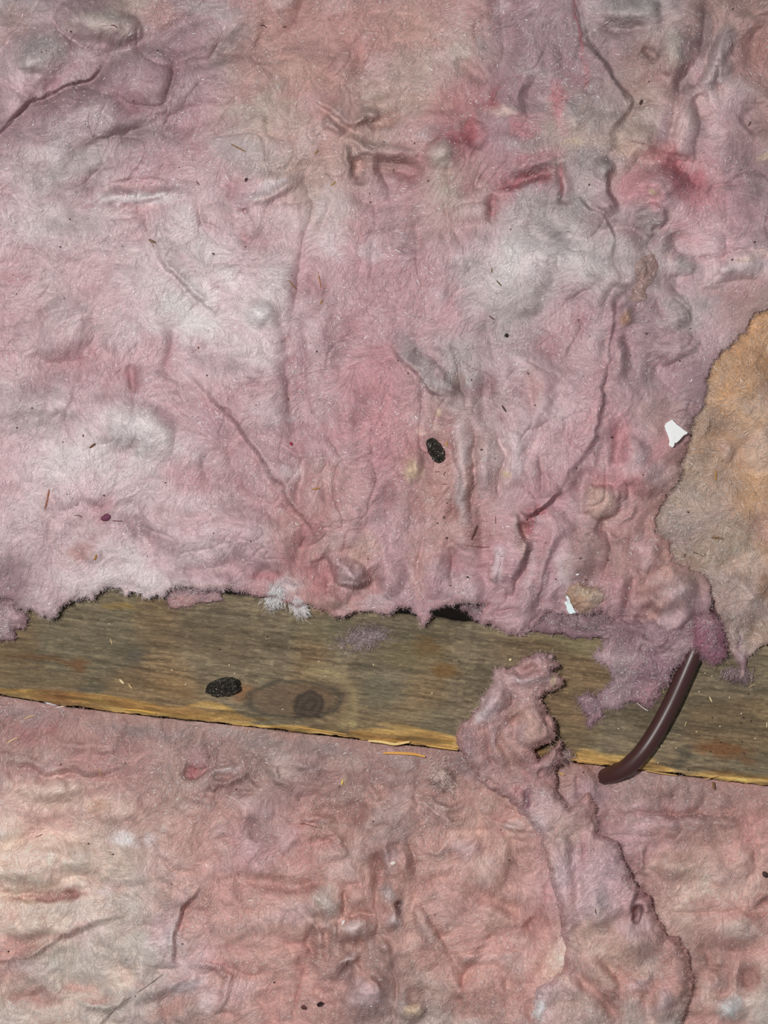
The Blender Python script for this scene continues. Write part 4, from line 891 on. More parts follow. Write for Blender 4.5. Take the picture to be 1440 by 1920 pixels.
L_GRID = ["BBBBBBBBBBBBB",  # brown top row: the shade below the joist, put into the colour
          "SSSBBBBBsBBBB",
          "CCDsPsBssPPBs",
          "CCwssssssPBCs",
          "swwpssBssCCBs",
          "wCwBssBwbwssw",
          "wCwBssBwbwssw"]
L_BLOBS = [
    (40, 1340, 60, 20, 8, 'g', .4), (250, 1372, 120, 14, 7, 'g', .35), (420, 1374, 40, 14, 5, 'G', .4), (480, 1390, 60, 16, 8, 'g', .35), (600, 1400, 80, 16, 8, 'g', .35), (760, 1425, 60, 12, 4, 'g', .3), (170, 1370, 50, 12, 0, 'S', .6), (375, 1430, 30, 30, 0, 'K', .5), (362, 1446, 18, 14, 0, 'r', .7), (60, 1420, 60, 20, 0, 'D', .5), (200, 1410, 100, 18, 4, 'S', .5),  # grey blobs along the joist paint its shadow strip
    (90, 1490, 90, 34, 0, 'C', .8), (200, 1510, 60, 24, 0, 'C', .6), (190, 1516, 30, 12, -10, 'o', .35), (230, 1575, 34, 16, 10, 'H', .75), (285, 1570, 14, 20, 0, 'W', .7), (140, 1620, 90, 26, 0, 'C', .8), (150, 1610, 30, 30, 0, 'w', .6), (60, 1660, 60, 16, 0, 'C', .6), (90, 1682, 90, 8, -2, 'b', .7), (140, 1684, 16, 10, 0, 'b', .7), (130, 1706, 90, 14, 0, 'w', .7), (60, 1738, 60, 20, 0, 'C', .8), (200, 1670, 20, 14, 0, 'W', .6), (230, 1690, 40, 20, 0, 'w', .6),
    (40, 1778, 50, 14, 0, 's', .7), (130, 1752, 50, 14, -30, 's', .5), (40, 1815, 50, 16, 0, 'W', .5), (220, 1810, 90, 40, 0, 'w', .7), (230, 1830, 40, 30, 0, 'C', .6), (60, 1872, 50, 22, 0, 'b', .6), (20, 1900, 50, 24, 0, 'w', .8), (150, 1856, 40, 8, 0, 's', .7), (180, 1874, 40, 7, 0, 's', .6), (170, 1905, 60, 16, 0, 'w', .7), (310, 1740, 34, 40, 20, 'p', .75), (320, 1755, 20, 30, 0, 'W', .6), (340, 1690, 16, 40, 20, 'M', .3), (360, 1760, 24, 40, 0, 's', .5), (340, 1855, 40, 14, -20, 'W', .7), (370, 1840, 26, 8, -10, 'H', .5), (320, 1890, 60, 16, -20, 's', .6), (390, 1880, 26, 30, 0, 'W', .5), (460, 1850, 40, 24, 0, 'p', .5), (450, 1780, 60, 40, 0, 's', .4),
    (430, 1440, 24, 10, -10, 'W', .45), (590, 1440, 26, 10, 15, 'W', .4), (520, 1450, 30, 14, 0, 'D', .5), (640, 1430, 40, 20, 0, 'D', .5), (642, 1466, 8, 12, 0, 'Y', .5), (670, 1520, 40, 26, -20, 'b', .7), (700, 1490, 20, 30, 0, 's', .6), (640, 1536, 50, 8, 0, 'b', .5), (610, 1548, 50, 14, 0, 'D', .5), (500, 1560, 50, 26, 0, 'B', .5), (540, 1575, 24, 30, 30, 'p', .5), (410, 1530, 50, 26, 0, 's', .6), (360, 1560, 50, 24, 0, 's', .6), (390, 1600, 50, 26, 0, 's', .5), (470, 1650, 60, 18, 5, 's', .7), (530, 1665, 90, 10, 0, 'b', .5),
    (708, 1630, 18, 50, 5, 'b', .7), (735, 1610, 16, 30, 0, 'p', .5), (756, 1625, 20, 34, 0, 's', .5), (612, 1690, 34, 30, 0, 'w', .85), (550, 1710, 50, 30, 0, 'p', .5), (672, 1692, 26, 24, 0, 's', .6), (660, 1740, 26, 14, 0, 'W', .6), (690, 1755, 30, 20, 0, 'B', .5), (728, 1672, 14, 16, 0, 'G', .7), (744, 1702, 9, 12, 0, 'd', .7), (738, 1722, 12, 16, 10, 'W', .6), (700, 1790, 30, 20, 0, 'B', .6), (655, 1796, 26, 8, -30, 'W', .7), (650, 1820, 18, 24, 20, 'd', .45), (684, 1862, 44, 34, 0, 'p', .75), (690, 1830, 30, 14, 20, 's', .6), (590, 1770, 14, 50, 0, 'b', .45), (740, 1840, 10, 50, 0, 'B', .5), (775, 1892, 16, 20, 0, 'Y', .7), (755, 1880, 14, 20, 0, 'g', .5), (800, 1840, 30, 20, 0, 'D', .6), (620, 1800, 40, 40, 0, 'B', .4),  # dark blobs paint shade in the hole and the gap between lumps
    (770, 1660, 14, 60, -20, 's', .6), (820, 1740, 20, 60, -30, 's', .6), (870, 1810, 60, 60, 0, 's', .75), (900, 1850, 70, 50, -20, 's', .8), (880, 1880, 60, 34, 0, 'b', .5), (960, 1880, 40, 40, 0, 's', .6), (850, 1700, 60, 40, 0, 'S', .6), (960, 1620, 40, 50, 0, 'S', .5), (1010, 1735, 30, 20, -10, 'b', .5), (880, 1560, 40, 26, 20, 'C', .4), (870, 1590, 34, 20, 0, 'p', .6), (828, 1488, 20, 14, 0, 'b', .5), (826, 1455, 26, 18, 0, 'p', .7), (810, 1580, 24, 26, 0, 's', .5), (950, 1590, 22, 40, 0, 'c', .6), (860, 1640, 50, 20, 0, 's', .6), (960, 1550, 34, 10, 5, 'W', .5), (780, 1530, 30, 50, 0, 's', .4), (880, 1440, 40, 20, 30, 'd', .5),
    (1300, 1490, 120, 18, 5, 'B', .5), (1300, 1523, 140, 7, 0, 'b', .6), (1200, 1490, 60, 26, 0, 'B', .6), (1160, 1540, 40, 40, 0, 'B', .5), (1300, 1560, 120, 20, 0, 's', .5), (1280, 1620, 80, 30, 0, 'c', .6), (1230, 1660, 30, 30, 0, 'S', .6), (1380, 1620, 60, 40, 0, 's', .4), (1430, 1694, 20, 18, 0, 'b', .75), (1340, 1700, 60, 20, 0, 'S', .4), (1390, 1745, 60, 24, 0, 'w', .55), (1310, 1780, 30, 40, 0, 's', .5), (1405, 1835, 34, 22, 0, 'b', .7), (1370, 1890, 34, 22, 0, 'H', .7), (1330, 1870, 26, 30, 0, 'w', .5), (1430, 1880, 30, 40, 0, 'w', .4), (1320, 1810, 26, 30, 0, 's', .4), (1100, 1490, 40, 24, 0, 'M', .6),
]


def lower_c(X, Y, flow):
    return 1.05 * colour_field(X, Y, L_GRID, (0, 120), (1320, 120), L_BLOBS, 1500, (flow[0], 2 * flow[1]), 0.9, pillow_shade(X, Y, 90, 1404, 42, 1405, 70, 1401, 26, 3))


LO = sheet('insulation_batt.002', LOW, 2.15, lower_h, lambda X, Y: -24 + 0 * X, 5, lower_c, M_WOOL, skirt=380, ragged=0.5, seed=1600, inset=0, n_fib=34000, n_fuzz=1500, flowscale=55, fib_len=(8, 36), lift=1.6, fuzz_len=(4, 10))
tag(LO['o'], 'salmon pink matted glass wool batt filling the bay below the joist', 'insulation')

# ---------------------------------------------------------------- torn roll from the lower bay over the joist
ROLL = [(859, 1406), (858, 1384), (863, 1355), (881, 1345), (889, 1332), (908, 1306), (924, 1281), (922, 1258), (937, 1252), (966, 1250), (986, 1233), (1015, 1223), (1042, 1235), (1052, 1247), (1038, 1256), (1046, 1264),
        (1054, 1271), (1046, 1292), (1031, 1297), (1016, 1312), (1023, 1328), (1034, 1347), (1042, 1366), (1041, 1382), (1027, 1396), (1004, 1409), (1006, 1424), (1028, 1416), (1040, 1396), (1049, 1388), (1056, 1418), (1044, 1440), (1044, 1462), (1050, 1490),
        (1070, 1512), (1088, 1500), (1104, 1486), (1112, 1496), (1118, 1530), (1126, 1560), (1138, 1566), (1158, 1580), (1172, 1620), (1192, 1660), (1206, 1674), (1222, 1680), (1228, 1720), (1250, 1754), (1273, 1758), (1292, 1800), (1300, 1834), (1292, 1872), (1278, 1930), (1275, 2036),
        (998, 2036), (998, 1920), (1000, 1872), (1010, 1850), (1035, 1838), (1056, 1812), (1060, 1774), (1044, 1700), (1032, 1640), (1012, 1568), (990, 1540), (960, 1510), (930, 1486), (900, 1462), (876, 1436)]
R_STROKES = [
    ('V', 6, 10, [(905, 1350), (906, 1380), (916, 1420), (940, 1450)]), ('C', 12, 12, [(930, 1360), (940, 1400), (960, 1430), (1000, 1450)]), ('V', 5, 10, [(930, 1342), (960, 1320), (962, 1300), (980, 1310)]), ('R', 7, 10, [(950, 1268), (980, 1276), (1010, 1264), (1034, 1258)]), ('C', 8, 10, [(960, 1262), (985, 1264), (1010, 1250)]),
    ('L', 1000, 1366, 38, 44, 0, 14), ('C', 9, 10, [(960, 1340), (970, 1370), (966, 1400)]), ('V', 5, 9, [(958, 1304), (966, 1314), (976, 1310)]), ('R', 15, 8, [(900, 1340), (930, 1300), (950, 1280)]), ('R', 9, 8, [(925, 1370), (930, 1400), (950, 1430)]),
    ('V', 6, 14, [(978, 1480), (984, 1500), (980, 1530)]), ('L', 1015, 1450, 10, 8, 0, -8), ('C', 9, 9, [(1000, 1470), (1040, 1460), (1070, 1490)]), ('C', 7, 9, [(950, 1490), (960, 1510), (966, 1530)]), ('R', 12, 8, [(1040, 1540), (1060, 1600), (1070, 1660)]), ('R', 16, 8, [(1110, 1640), (1120, 1700), (1130, 1740)]),
    ('F', 12, 22, 12, [(1192, 1664), (1188, 1690), (1192, 1722)]), ('L', 1196, 1714, 9, 22, 15, -22), ('R', 6, 8, [(1212, 1690), (1216, 1710)]), ('V', 5, 8, [(1085, 1570), (1096, 1600), (1090, 1630)]), ('C', 11, 13, [(1062, 1812), (1100, 1850), (1146, 1902), (1160, 1940)]), ('R', 11, 9, [(1060, 1840), (1100, 1870), (1130, 1920)]),
    ('R', 12, 9, [(1090, 1790), (1140, 1830), (1180, 1880)]), ('C', 11, 9, [(1130, 1800), (1160, 1830), (1176, 1860)]), ('R', 9, 8, [(1196, 1850), (1210, 1840), (1230, 1836)]), ('B', 1245, 1885, 30, 40, 10, 12), ('C', 11, 9, [(1210, 1860), (1225, 1890), (1230, 1930)]), ('B', 1190, 1770, 60, 50, 0, 9), ('V', 5, 9, [(1106, 1484), (1112, 1510), (1126, 1534)]), ('L', 1118, 1543, 8, 12, 0, -8),
    ('R', 10, 8, [(1010, 1560), (1030, 1620), (1045, 1690)]), ('C', 8, 7, [(1066, 1560), (1080, 1640), (1090, 1700)]),
]


def roll_base(X, Y):
    return np.where(True, 3 - 26 * smooth((Y - (jl(X) - 4)) / 46), 0) + 6 * smooth((Y - 1560) / 120) + 4 * smooth((X - 980) / 60) * (Y < jl(X))


def roll_h(X, Y, d, f1, f2):
    h = roll_base(X, Y) + 46 + 18 * smooth((Y - 1480) / 160) + 8 * smooth((X - 930) / 90) - 16 * smooth((905 - X) / 50)
    wx, wy = X + 18 * fbm(X, Y, 60, 1701, 3), Y + 18 * fbm(X, Y, 60, 1702, 3)
    h = h + 9 * fbm(X, Y, 120, 1703, 2) + 12 * billow(wx, wy, 66, 1704) + 6 * fbm(wx, wy, 32, 1706, 2, 0.6) + 1.2 * fbm(X, Y, 12, 1707, 2) + 0.2 * f1 + 0.3 * f2
    return h + 0.85 * REL * strokes(X, Y, R_STROKES, 1710)


R_GRID = ["SPSS", "pSSS", "SSSS", "SSSS", "ppSS", "SppS", "SppS", "SpcS", "spss", "wsww"]
R_BLOBS = [(912, 1330, 24, 34, 30, 'p', .9), (904, 1344, 16, 18, 30, 'W', .6), (1000, 1250, 50, 16, 0, 'S', .7), (985, 1276, 46, 7, -5, 'p', .8), (1044, 1280, 8, 14, 0, 'Y', .85), (970, 1345, 30, 22, 0, 's', .7), (945, 1400, 30, 30, 30, 's', .75), (1000, 1372, 34, 36, 0, 'c', .5), (978, 1375, 16, 26, 0, 'p', .6), (880, 1390, 16, 40, 0, 'M', .5), (925, 1385, 10, 24, 0, 'p', .6), (1035, 1425, 14, 30, 0, 'B', .5), (1020, 1440, 30, 26, 0, 'P', .6),
           (984, 1495, 9, 24, 10, 'V', .45), (984, 1498, 6, 16, 10, 'u', .8), (970, 1480, 12, 10, 0, 'R', .5), (1010, 1455, 8, 8, 0, 'B', .6), (1055, 1500, 20, 10, 20, 'd', .4), (1018, 1500, 20, 16, 0, 'p', .7), (1060, 1560, 40, 40, 0, 'c', .5), (1090, 1590, 10, 34, 0, 'K', .4), (1120, 1650, 26, 50, 0, 'p', .8), (1150, 1610, 16, 44, -15, 'M', .4), (1130, 1680, 10, 30, 0, 'G', .5), (1196, 1714, 10, 22, 15, 'd', .6), (1110, 1750, 50, 30, 0, 'c', .7), (1090, 1780, 40, 20, 0, 'C', .4), (1190, 1740, 34, 26, 0, 'p', .7),  # dark blob in the notch is painted shade
           (1100, 1845, 50, 9, 45, 's', .8), (1145, 1900, 14, 30, -20, 'b', .5), (1066, 1880, 44, 24, 0, 'D', .7), (1012, 1890, 15, 30, 0, 'H', .9), (1060, 1845, 30, 8, 30, 'C', .5), (1140, 1830, 30, 30, 45, 'c', .5), (1245, 1880, 18, 34, 0, 'p', .8), (1215, 1815, 30, 20, 0, 'w', .5), (1265, 1830, 26, 50, 0, 's', .35), (1180, 1890, 24, 24, 0, 'w', .5), (1200, 1850, 24, 10, -20, 'p', .6), (1060, 1700, 20, 60, 10, 'S', .5), (1030, 1600, 16, 40, 0, 's', .5)]


def roll_c(X, Y, flow):
    return colour_field(X, Y, R_GRID, (860, 140), (1220, 80), R_BLOBS, 1800, flow, 0.8)


RO = sheet('insulation_roll', ROLL, 2.0, roll_h, lambda X, Y: roll_base(X, Y) + 10, 22, roll_c, M_WOOL, skirt=9, ragged=4, seed=1900, edge_pow=0.42, n_fib=11000, n_fuzz=5200, flowscale=50, lift=1.8)
tag(RO['o'], 'torn pink glass wool roll rising from the lower bay over the joist', 'insulation')


# ---------------------------------------------------------------- smaller tufts
def tuft(name, poly, zb, hgt, R, grid, blobs, seed, label, strk=(), n_fib=500, n_fuzz=600, ragged=4, rel=1.0, gx=None, fuzz_len=(3, 10), lift=1.2, group=None, fw=0.5, tilt=(0, 0)):
    p = np.array(poly, float)
    lo, hi = p.min(0), p.max(0)
    nx, ny = len(grid[0]), len(grid)
    st = (max(1, (hi[0] - lo[0]) / max(1, nx - 1)), max(1, (hi[1] - lo[1]) / max(1, ny - 1)))

    def h(X, Y, d, f1, f2):
        zz = zb(X, Y) if callable(zb) else zb
        q = zz + hgt + rel * (4 * fbm(X, Y, 50, seed, 2) + 3 * ridged(X, Y, 34, seed + 1, 2) + 1.6 * fbm(X, Y, 12, seed + 2, 2)) + 0.5 * f1 + 0.9 * f2
        return q + strokes(X, Y, list(strk), seed + 5, 0.6)

    def c(X, Y, flow):
        g = grid if ny > 1 else [grid[0], grid[0]]
        g = [r if len(r) > 1 else r * 2 for r in g]
        return colour_field(X, Y, g, (lo[0], st[0]), (lo[1], st[1]), blobs, seed + 9, flow, 0.6)
    zf = zb if callable(zb) else (lambda X, Y: zb + 0 * X)
    t = sheet(name, poly, 1.6, h, zf, R, c, M_WOOL, skirt=3, ragged=ragged, seed=seed, inset=3, n_fib=n_fib, n_fuzz=n_fuzz, flowscale=36, fuzz_len=fuzz_len, lift=lift, fib_w=fw)
    tag(t['o'], label, 'insulation', group)
    return t


TU = tuft('insulation_tuft', [(-40, 1108), (0, 1119), (23, 1126), (38, 1138), (49, 1152), (51, 1166), (43, 1176), (31, 1178), (27, 1186), (29, 1198), (14, 1201), (-40, 1206)], 10, 30, 22, ['MM', 'MP'], [(20, 1150, 20, 20, 0, 'p', .4), (0, 1180, 30, 20, 0, 'G', .3)],
          2100, 'small mauve tuft curling onto the joist at the left edge', [('R', 7, 6, [(20, 1140), (40, 1155), (40, 1170)]), ('B', 10, 1190, 26, 16, 0, 5)], 500, 500)
tuft('insulation_tuft.001', [(304, 1104), (309, 1126), (319, 1138), (334, 1141), (353, 1139), (373, 1131), (404, 1127), (420, 1124), (416, 1112), (398, 1098), (330, 1094)], 3, 10, 12, ['MMM', 'SSM'], [(345, 1126, 30, 10, 0, 'S', .6)],
     2200, 'thin pink flap peeping from under the big batt onto the joist', (), 250, 500, 3, 0.4, fuzz_len=(3, 9))
tuft('insulation_tuft.002', [(858, 1118), (920, 1122), (1040, 1130), (1150, 1140), (1162, 1170), (1150, 1200), (1100, 1196), (1040, 1190), (1000, 1187), (940, 1180), (902, 1168), (868, 1146)], lambda X, Y: 1 - 18 * smooth((jy(X) - Y) / 50), 15, 14, ['mMMm', 'mMmM'],
     [(1060, 1165, 40, 14, 10, 'M', .6), (1110, 1180, 24, 10, 0, 'd', .6), (880, 1140, 30, 14, 10, 'd', .5)], 2300, "dark mauve strip of squashed wool along the joist's upper edge below the white flake", [('C', 8, 8, [(1040, 1150), (1070, 1168), (1120, 1180)])], 1800, 1200, 4, 1.2)
TUP = [(1100, 1170), (1140, 1196), (1130, 1214), (1112, 1230), (1122, 1240), (1144, 1250), (1148, 1262), (1145, 1278), (1124, 1295), (1119, 1308), (1086, 1311), (1096, 1334), (1108, 1360), (1118, 1346), (1128, 1333), (1151, 1328), (1179, 1320), (1196, 1316), (1210, 1326), (1220, 1319),
       (1238, 1302), (1250, 1282), (1266, 1254), (1286, 1230), (1305, 1214), (1312, 1196), (1310, 1160), (1240, 1170), (1160, 1160)]
tuft('insulation_tuft.003', TUP, lambda X, Y: 3 + 26 * smooth((Y * -1 + 1330) / 140) * smooth((X - 1120) / 130), 10, 16, ['mMMM', 'pMuM', 'MMuu', 'uMuu'],
     [(1160, 1235, 40, 20, 0, 'p', .6), (1180, 1190, 40, 24, 20, 'm', .6), (1230, 1260, 40, 26, -30, 'u', .5), (1215, 1300, 30, 16, -30, 'K', .45), (1150, 1300, 40, 16, -20, 'M', .6), (1110, 1330, 26, 20, 40, 'u', .6), (1270, 1215, 40, 10, -30, 'p', .5), (1210, 1210, 30, 10, 20, 'p', .5), (1165, 1260, 30, 14, 0, 'g', .3)],
     2400, 'purple tinted wisp of glass wool spread on the joist against the brown cable', [('R', 7, 8, [(1150, 1170), (1200, 1180), (1250, 1210), (1290, 1222)]), ('C', 8, 8, [(1190, 1200), (1230, 1230), (1250, 1260)]), ('C', 9, 6, [(1150, 1270), (1200, 1280), (1240, 1280)])], 3200, 3400, 6, 0.8, fuzz_len=(4, 14))
tuft('insulation_tuft.004', [(1304, 1158), (1326, 1150), (1346, 1162), (1354, 1185), (1359, 1208), (1354, 1232), (1334, 1242), (1318, 1232), (1309, 1218), (1300, 1210), (1296, 1184)], 24, 24, 20, ['uu', 'VV', 'uV'], [(1330, 1180, 24, 20, 0, 'u', .6), (1318, 1200, 14, 20, 0, 'V', .8), (1340, 1225, 16, 14, 0, 'V', .6), (1324, 1165, 20, 10, 0, 'K', .5)],
     2500, 'magenta tuft of glass wool at the upper end of the brown cable', (), 700, 1300, 4, 0.9, fuzz_len=(5, 18))
tuft('insulation_tuft.005', [(1068, 1097), (1090, 1095), (1107, 1098), (1134, 1112), (1130, 1128), (1107, 1143), (1083, 1149), (1074, 1132), (1064, 1114)], lambda X, Y: U['z'](X, Y) - 2, 15, 20, ['TT', 'oD'], [(1100, 1116, 22, 12, 0, 'Y', .4), (1082, 1130, 10, 14, 0, 'o', .5)],
     2600, 'small tan lump of glass wool behind the little pale blue flake', (), 350, 350, 3, 0.7, fuzz_len=(3, 9))
tuft('insulation_tuft.006', [(1209, 476), (1228, 478), (1236, 495), (1233, 516), (1219, 536), (1211, 561), (1194, 569), (1180, 563), (1183, 544), (1194, 530), (1191, 511), (1190, 490)], lambda X, Y: U['z'](X, Y) - 3, 9, 26, ['DB', 'BB', 'BB'], [(1204, 500, 10, 22, 0, 'D', .8), (1224, 500, 8, 24, 0, 'B', .6), (1196, 545, 12, 16, 0, 'B', .6), (1205, 530, 10, 10, 0, 's', .3)],
     2700, 'brown curled finger of glass wool sticking out of the pink batt', [('R', 6, 6, [(1206, 485), (1206, 510), (1200, 530)]), ('V', 4, 7, [(1216, 490), (1218, 510), (1206, 530)])], 250, 250, 2.5, 0.6, fuzz_len=(3, 8))


def wisp(name, cx, cy, n, sx, sy, ang, L, z, col, seed, label, spread=0.6, w=0.7, arch=3):
    r = np.random.default_rng(seed)
    c, s = math.cos(math.radians(ang)), math.sin(math.radians(ang))
    a, b = r.normal(0, sx, n), r.normal(0, sy, n)
    x, y = cx + a * c - b * s, cy + a * s + b * c
    K = 6
    t = np.linspace(-0.5, 0.5, K)
    th = math.radians(ang) + r.normal(0, spread, n)
    aa = th[:, None] + r.normal(0, 1.3, n)[:, None] * t
    Ls = r.uniform(L[0], L[1], n)[:, None]
    px = x[:, None] + np.cumsum(np.cos(aa), 1) * Ls / K
    py = y[:, None] + np.cumsum(np.sin(aa), 1) * Ls / K
    zz = z(px, py) if callable(z) else z
    pz = zz + r.gamma(1.5, 1.0, n)[:, None] + r.gamma(1.2, arch, n)[:, None] * (1 - (2 * t) ** 2)
    cc = albedo(np.array(col, float) * r.uniform(0.85, 1.1, (n, 1)), x, y)
    o = ribbons(name, np.stack([px, py, pz], -1), r.uniform(0.6, 1.2, n) * w, cc, seed=seed)
    del o['kind']
    return tag(o, label, 'insulation')


wisp('fibre_wisp', 680, 1196, 900, 24, 9, -14, (6, 22), 1.0, (146, 128, 128), 31, 'faint pale wisp of loose fibres lying on the joist below the lip', 1.3, 0.7, 1.5)
wisp('fibre_wisp.001', 519, 1108, 620, 11, 6, 108, (10, 30), lambda x, y: np.where(U['d'](x, y) > 0, U['z'](x, y), 24), (228, 222, 224), 32, 'white fibre tassel at the lip of the big batt, the left of two', 0.45, 0.6)
wisp('fibre_wisp.002', 556, 1130, 420, 10, 5, 62, (10, 28), lambda x, y: np.where(U['d'](x, y) > 0, U['z'](x, y), 22), (224, 214, 216), 33, 'white fibre tassel hanging over the joist, the right of two', 0.45, 0.6)
wisp('fibre_wisp.003', 828, 1456, 900, 12, 7, 60, (10, 26), lambda x, y: LO['z'](x, y) + 2, (208, 184, 178), 34, 'pale fluffy wisp on the lower batt left of the torn roll', 1.2, 0.8)
wisp('fibre_wisp.004', 1386, 1260, 420, 7, 14, 100, (10, 24), 4, (146, 124, 128), 35, 'thin purplish wisp on the joist below the tan glass wool', 0.5, 0.8)
wisp('fibre_wisp.005', 1050, 1412, 420, 5, 12, 80, (8, 22), 8, (176, 152, 150), 36, 'small grey fringe hanging at the right side of the torn roll', 0.6, 0.8)


# ---------------------------------------------------------------- the cable
def tube(name, path, rad, mat, label, cat, seg=20, res=64, z0=0):
    p = np.array(path, float)
    t = np.linspace(0, len(p) - 1, len(p))
    tt = np.linspace(0, len(p) - 1, res)
    # Catmull-Rom
    i = np.clip(np.floor(tt).astype(int), 0, len(p) - 2)
    f = (tt - i)[:, None]
    p0, p1, p2, p3 = p[np.clip(i - 1, 0, None)], p[i], p[i + 1], p[np.clip(i + 2, None, len(p) - 1)]
    q = 0.5 * (2 * p1 + (p2 - p0) * f + (2 * p0 - 5 * p1 + 4 * p2 - p3) * f ** 2 + (3 * p1 - p0 - 3 * p2 + p3) * f ** 3)
    w = P(q[:, 0], q[:, 1], q[:, 2])
    tg = np.gradient(w, axis=0)
    tg /= np.linalg.norm(tg, axis=1, keepdims=True)
    n = np.cross(tg, [0, 0, 1.0]); n /= np.linalg.norm(n, axis=1, keepdims=True)
    b = np.cross(n, tg)
    a = np.linspace(0, 2 * math.pi, seg, endpoint=False)
    co = w[:, None, :] + rad * S * (np.cos(a)[None, :, None] * n[:, None, :] + np.sin(a)[None, :, None] * b[:, None, :])
    co = co.reshape(-1, 3)
    F = []
    for k in range(res - 1):
        for j in range(seg):
            F += [k * seg + j, k * seg + (j + 1) % seg, (k + 1) * seg + (j + 1) % seg, (k + 1) * seg + j]
    o = mesh_np(name, co, np.array(F), 4, mat)
    return tag(o, label, cat)


tube('electric_cable', [(1338, 1130, -30), (1326, 1165, -2), (1306, 1210, 20), (1284, 1262, 22), (1258, 1320, 20), (1230, 1372, 19), (1204, 1410, 17), (1178, 1436, 9), (1156, 1448, -4), (1136, 1455, -26), (1118, 1460, -52), (1102, 1463, -85)], 16, M_CABLE,
     'dark brown round electric cable crossing the joist at the right', 'cable')


# ---------------------------------------------------------------- droppings
def dropping(name, cx, cy, la, lb, ang, z, seed, label, lumps=1.0, blunt=0.0):
    nu, nv = 64, 44
    u = np.linspace(0.0, math.pi, nu)[:, None]
    v = np.linspace(0, 2 * math.pi, nv, endpoint=False)[None, :]
    ax = -np.cos(u) * np.ones_like(v)
    rr = np.sin(u) ** (0.74 - 0.08 * blunt) * (1 + 0.10 * ax)
    yy, zz = rr * np.cos(v), rr * np.sin(v)
    nzv = fbm(ax * 40 + 60 * yy, zz * 60 + 31 * ax, 26, seed, 3, 0.6)
    k = 1 + 0.11 * lumps * nzv + 0.09 * vn(ax * 40 + 90 * yy, zz * 90 + 21 * ax, 5, seed + 3)
    x, y, zc = ax * la * k, yy * lb * k, zz * lb * 0.85 * k
    c, s = math.cos(math.radians(ang)), math.sin(math.radians(ang))
    X, Y = cx + x * c - y * s, cy + x * s + y * c
    co = P(X.ravel(), Y.ravel(), (z + zc).ravel())
    F = []
    for i in range(nu - 1):
        for j in range(nv):
            F += [i * nv + j, (i + 1) * nv + j, (i + 1) * nv + (j + 1) % nv, i * nv + (j + 1) % nv]
    g = nzv.ravel()[:, None]
    g2 = vn(ax * 40 + 60 * yy, zz * 60 + 31 * ax, 4, seed + 9).ravel()[:, None]
    col = lin(np.array([62, 56, 49])) * np.clip(1 + 0.8 * g + 0.7 * g2, 0.25, 2.6)
    o = mesh_np(name, co, np.array(F), 4, M_DROP, np.clip(col, 0.003, 0.2))
    # pale chewed fibres stuck in its skin
    r = np.random.default_rng(seed)
    n = 70
    i = r.integers(12, nu - 12, n); j = r.integers(2, nv // 2 - 2, n)
    gx, gy, gz = X[i, j], Y[i, j], (z + zc)[i, j]
    a = r.uniform(0, math.pi, n)
    t = np.linspace(-0.5, 0.5, 3)
    L = r.uniform(1.5, 4.5, n)[:, None]
    px, py = gx[:, None] + np.cos(a)[:, None] * t * L, gy[:, None] + np.sin(a)[:, None] * t * L
    pz = np.repeat(gz[:, None], 3, 1) + 0.5
    fb = ribbons('stuck_fibres', np.stack([px, py, pz], -1), r.uniform(0.5, 0.9, n), np.repeat(lin(np.array([[132, 124, 112]])), n, 0) * r.uniform(0.4, 1.4, (n, 1)), o, seed=seed)
    return tag(o, label, 'dropping')


dropping('rodent_dropping', 817, 845, 25, 13.5, 61, float(U['z'](817, 845)) + 9, 61, 'black pointed rodent dropping lying on the pink batt', 0.6)
dropping('rodent_dropping.001', 418, 1288, 31, 16.5, -9, 13, 62, 'blackish lumpy rodent dropping lying on the wooden joist', 1.5, 1.0)


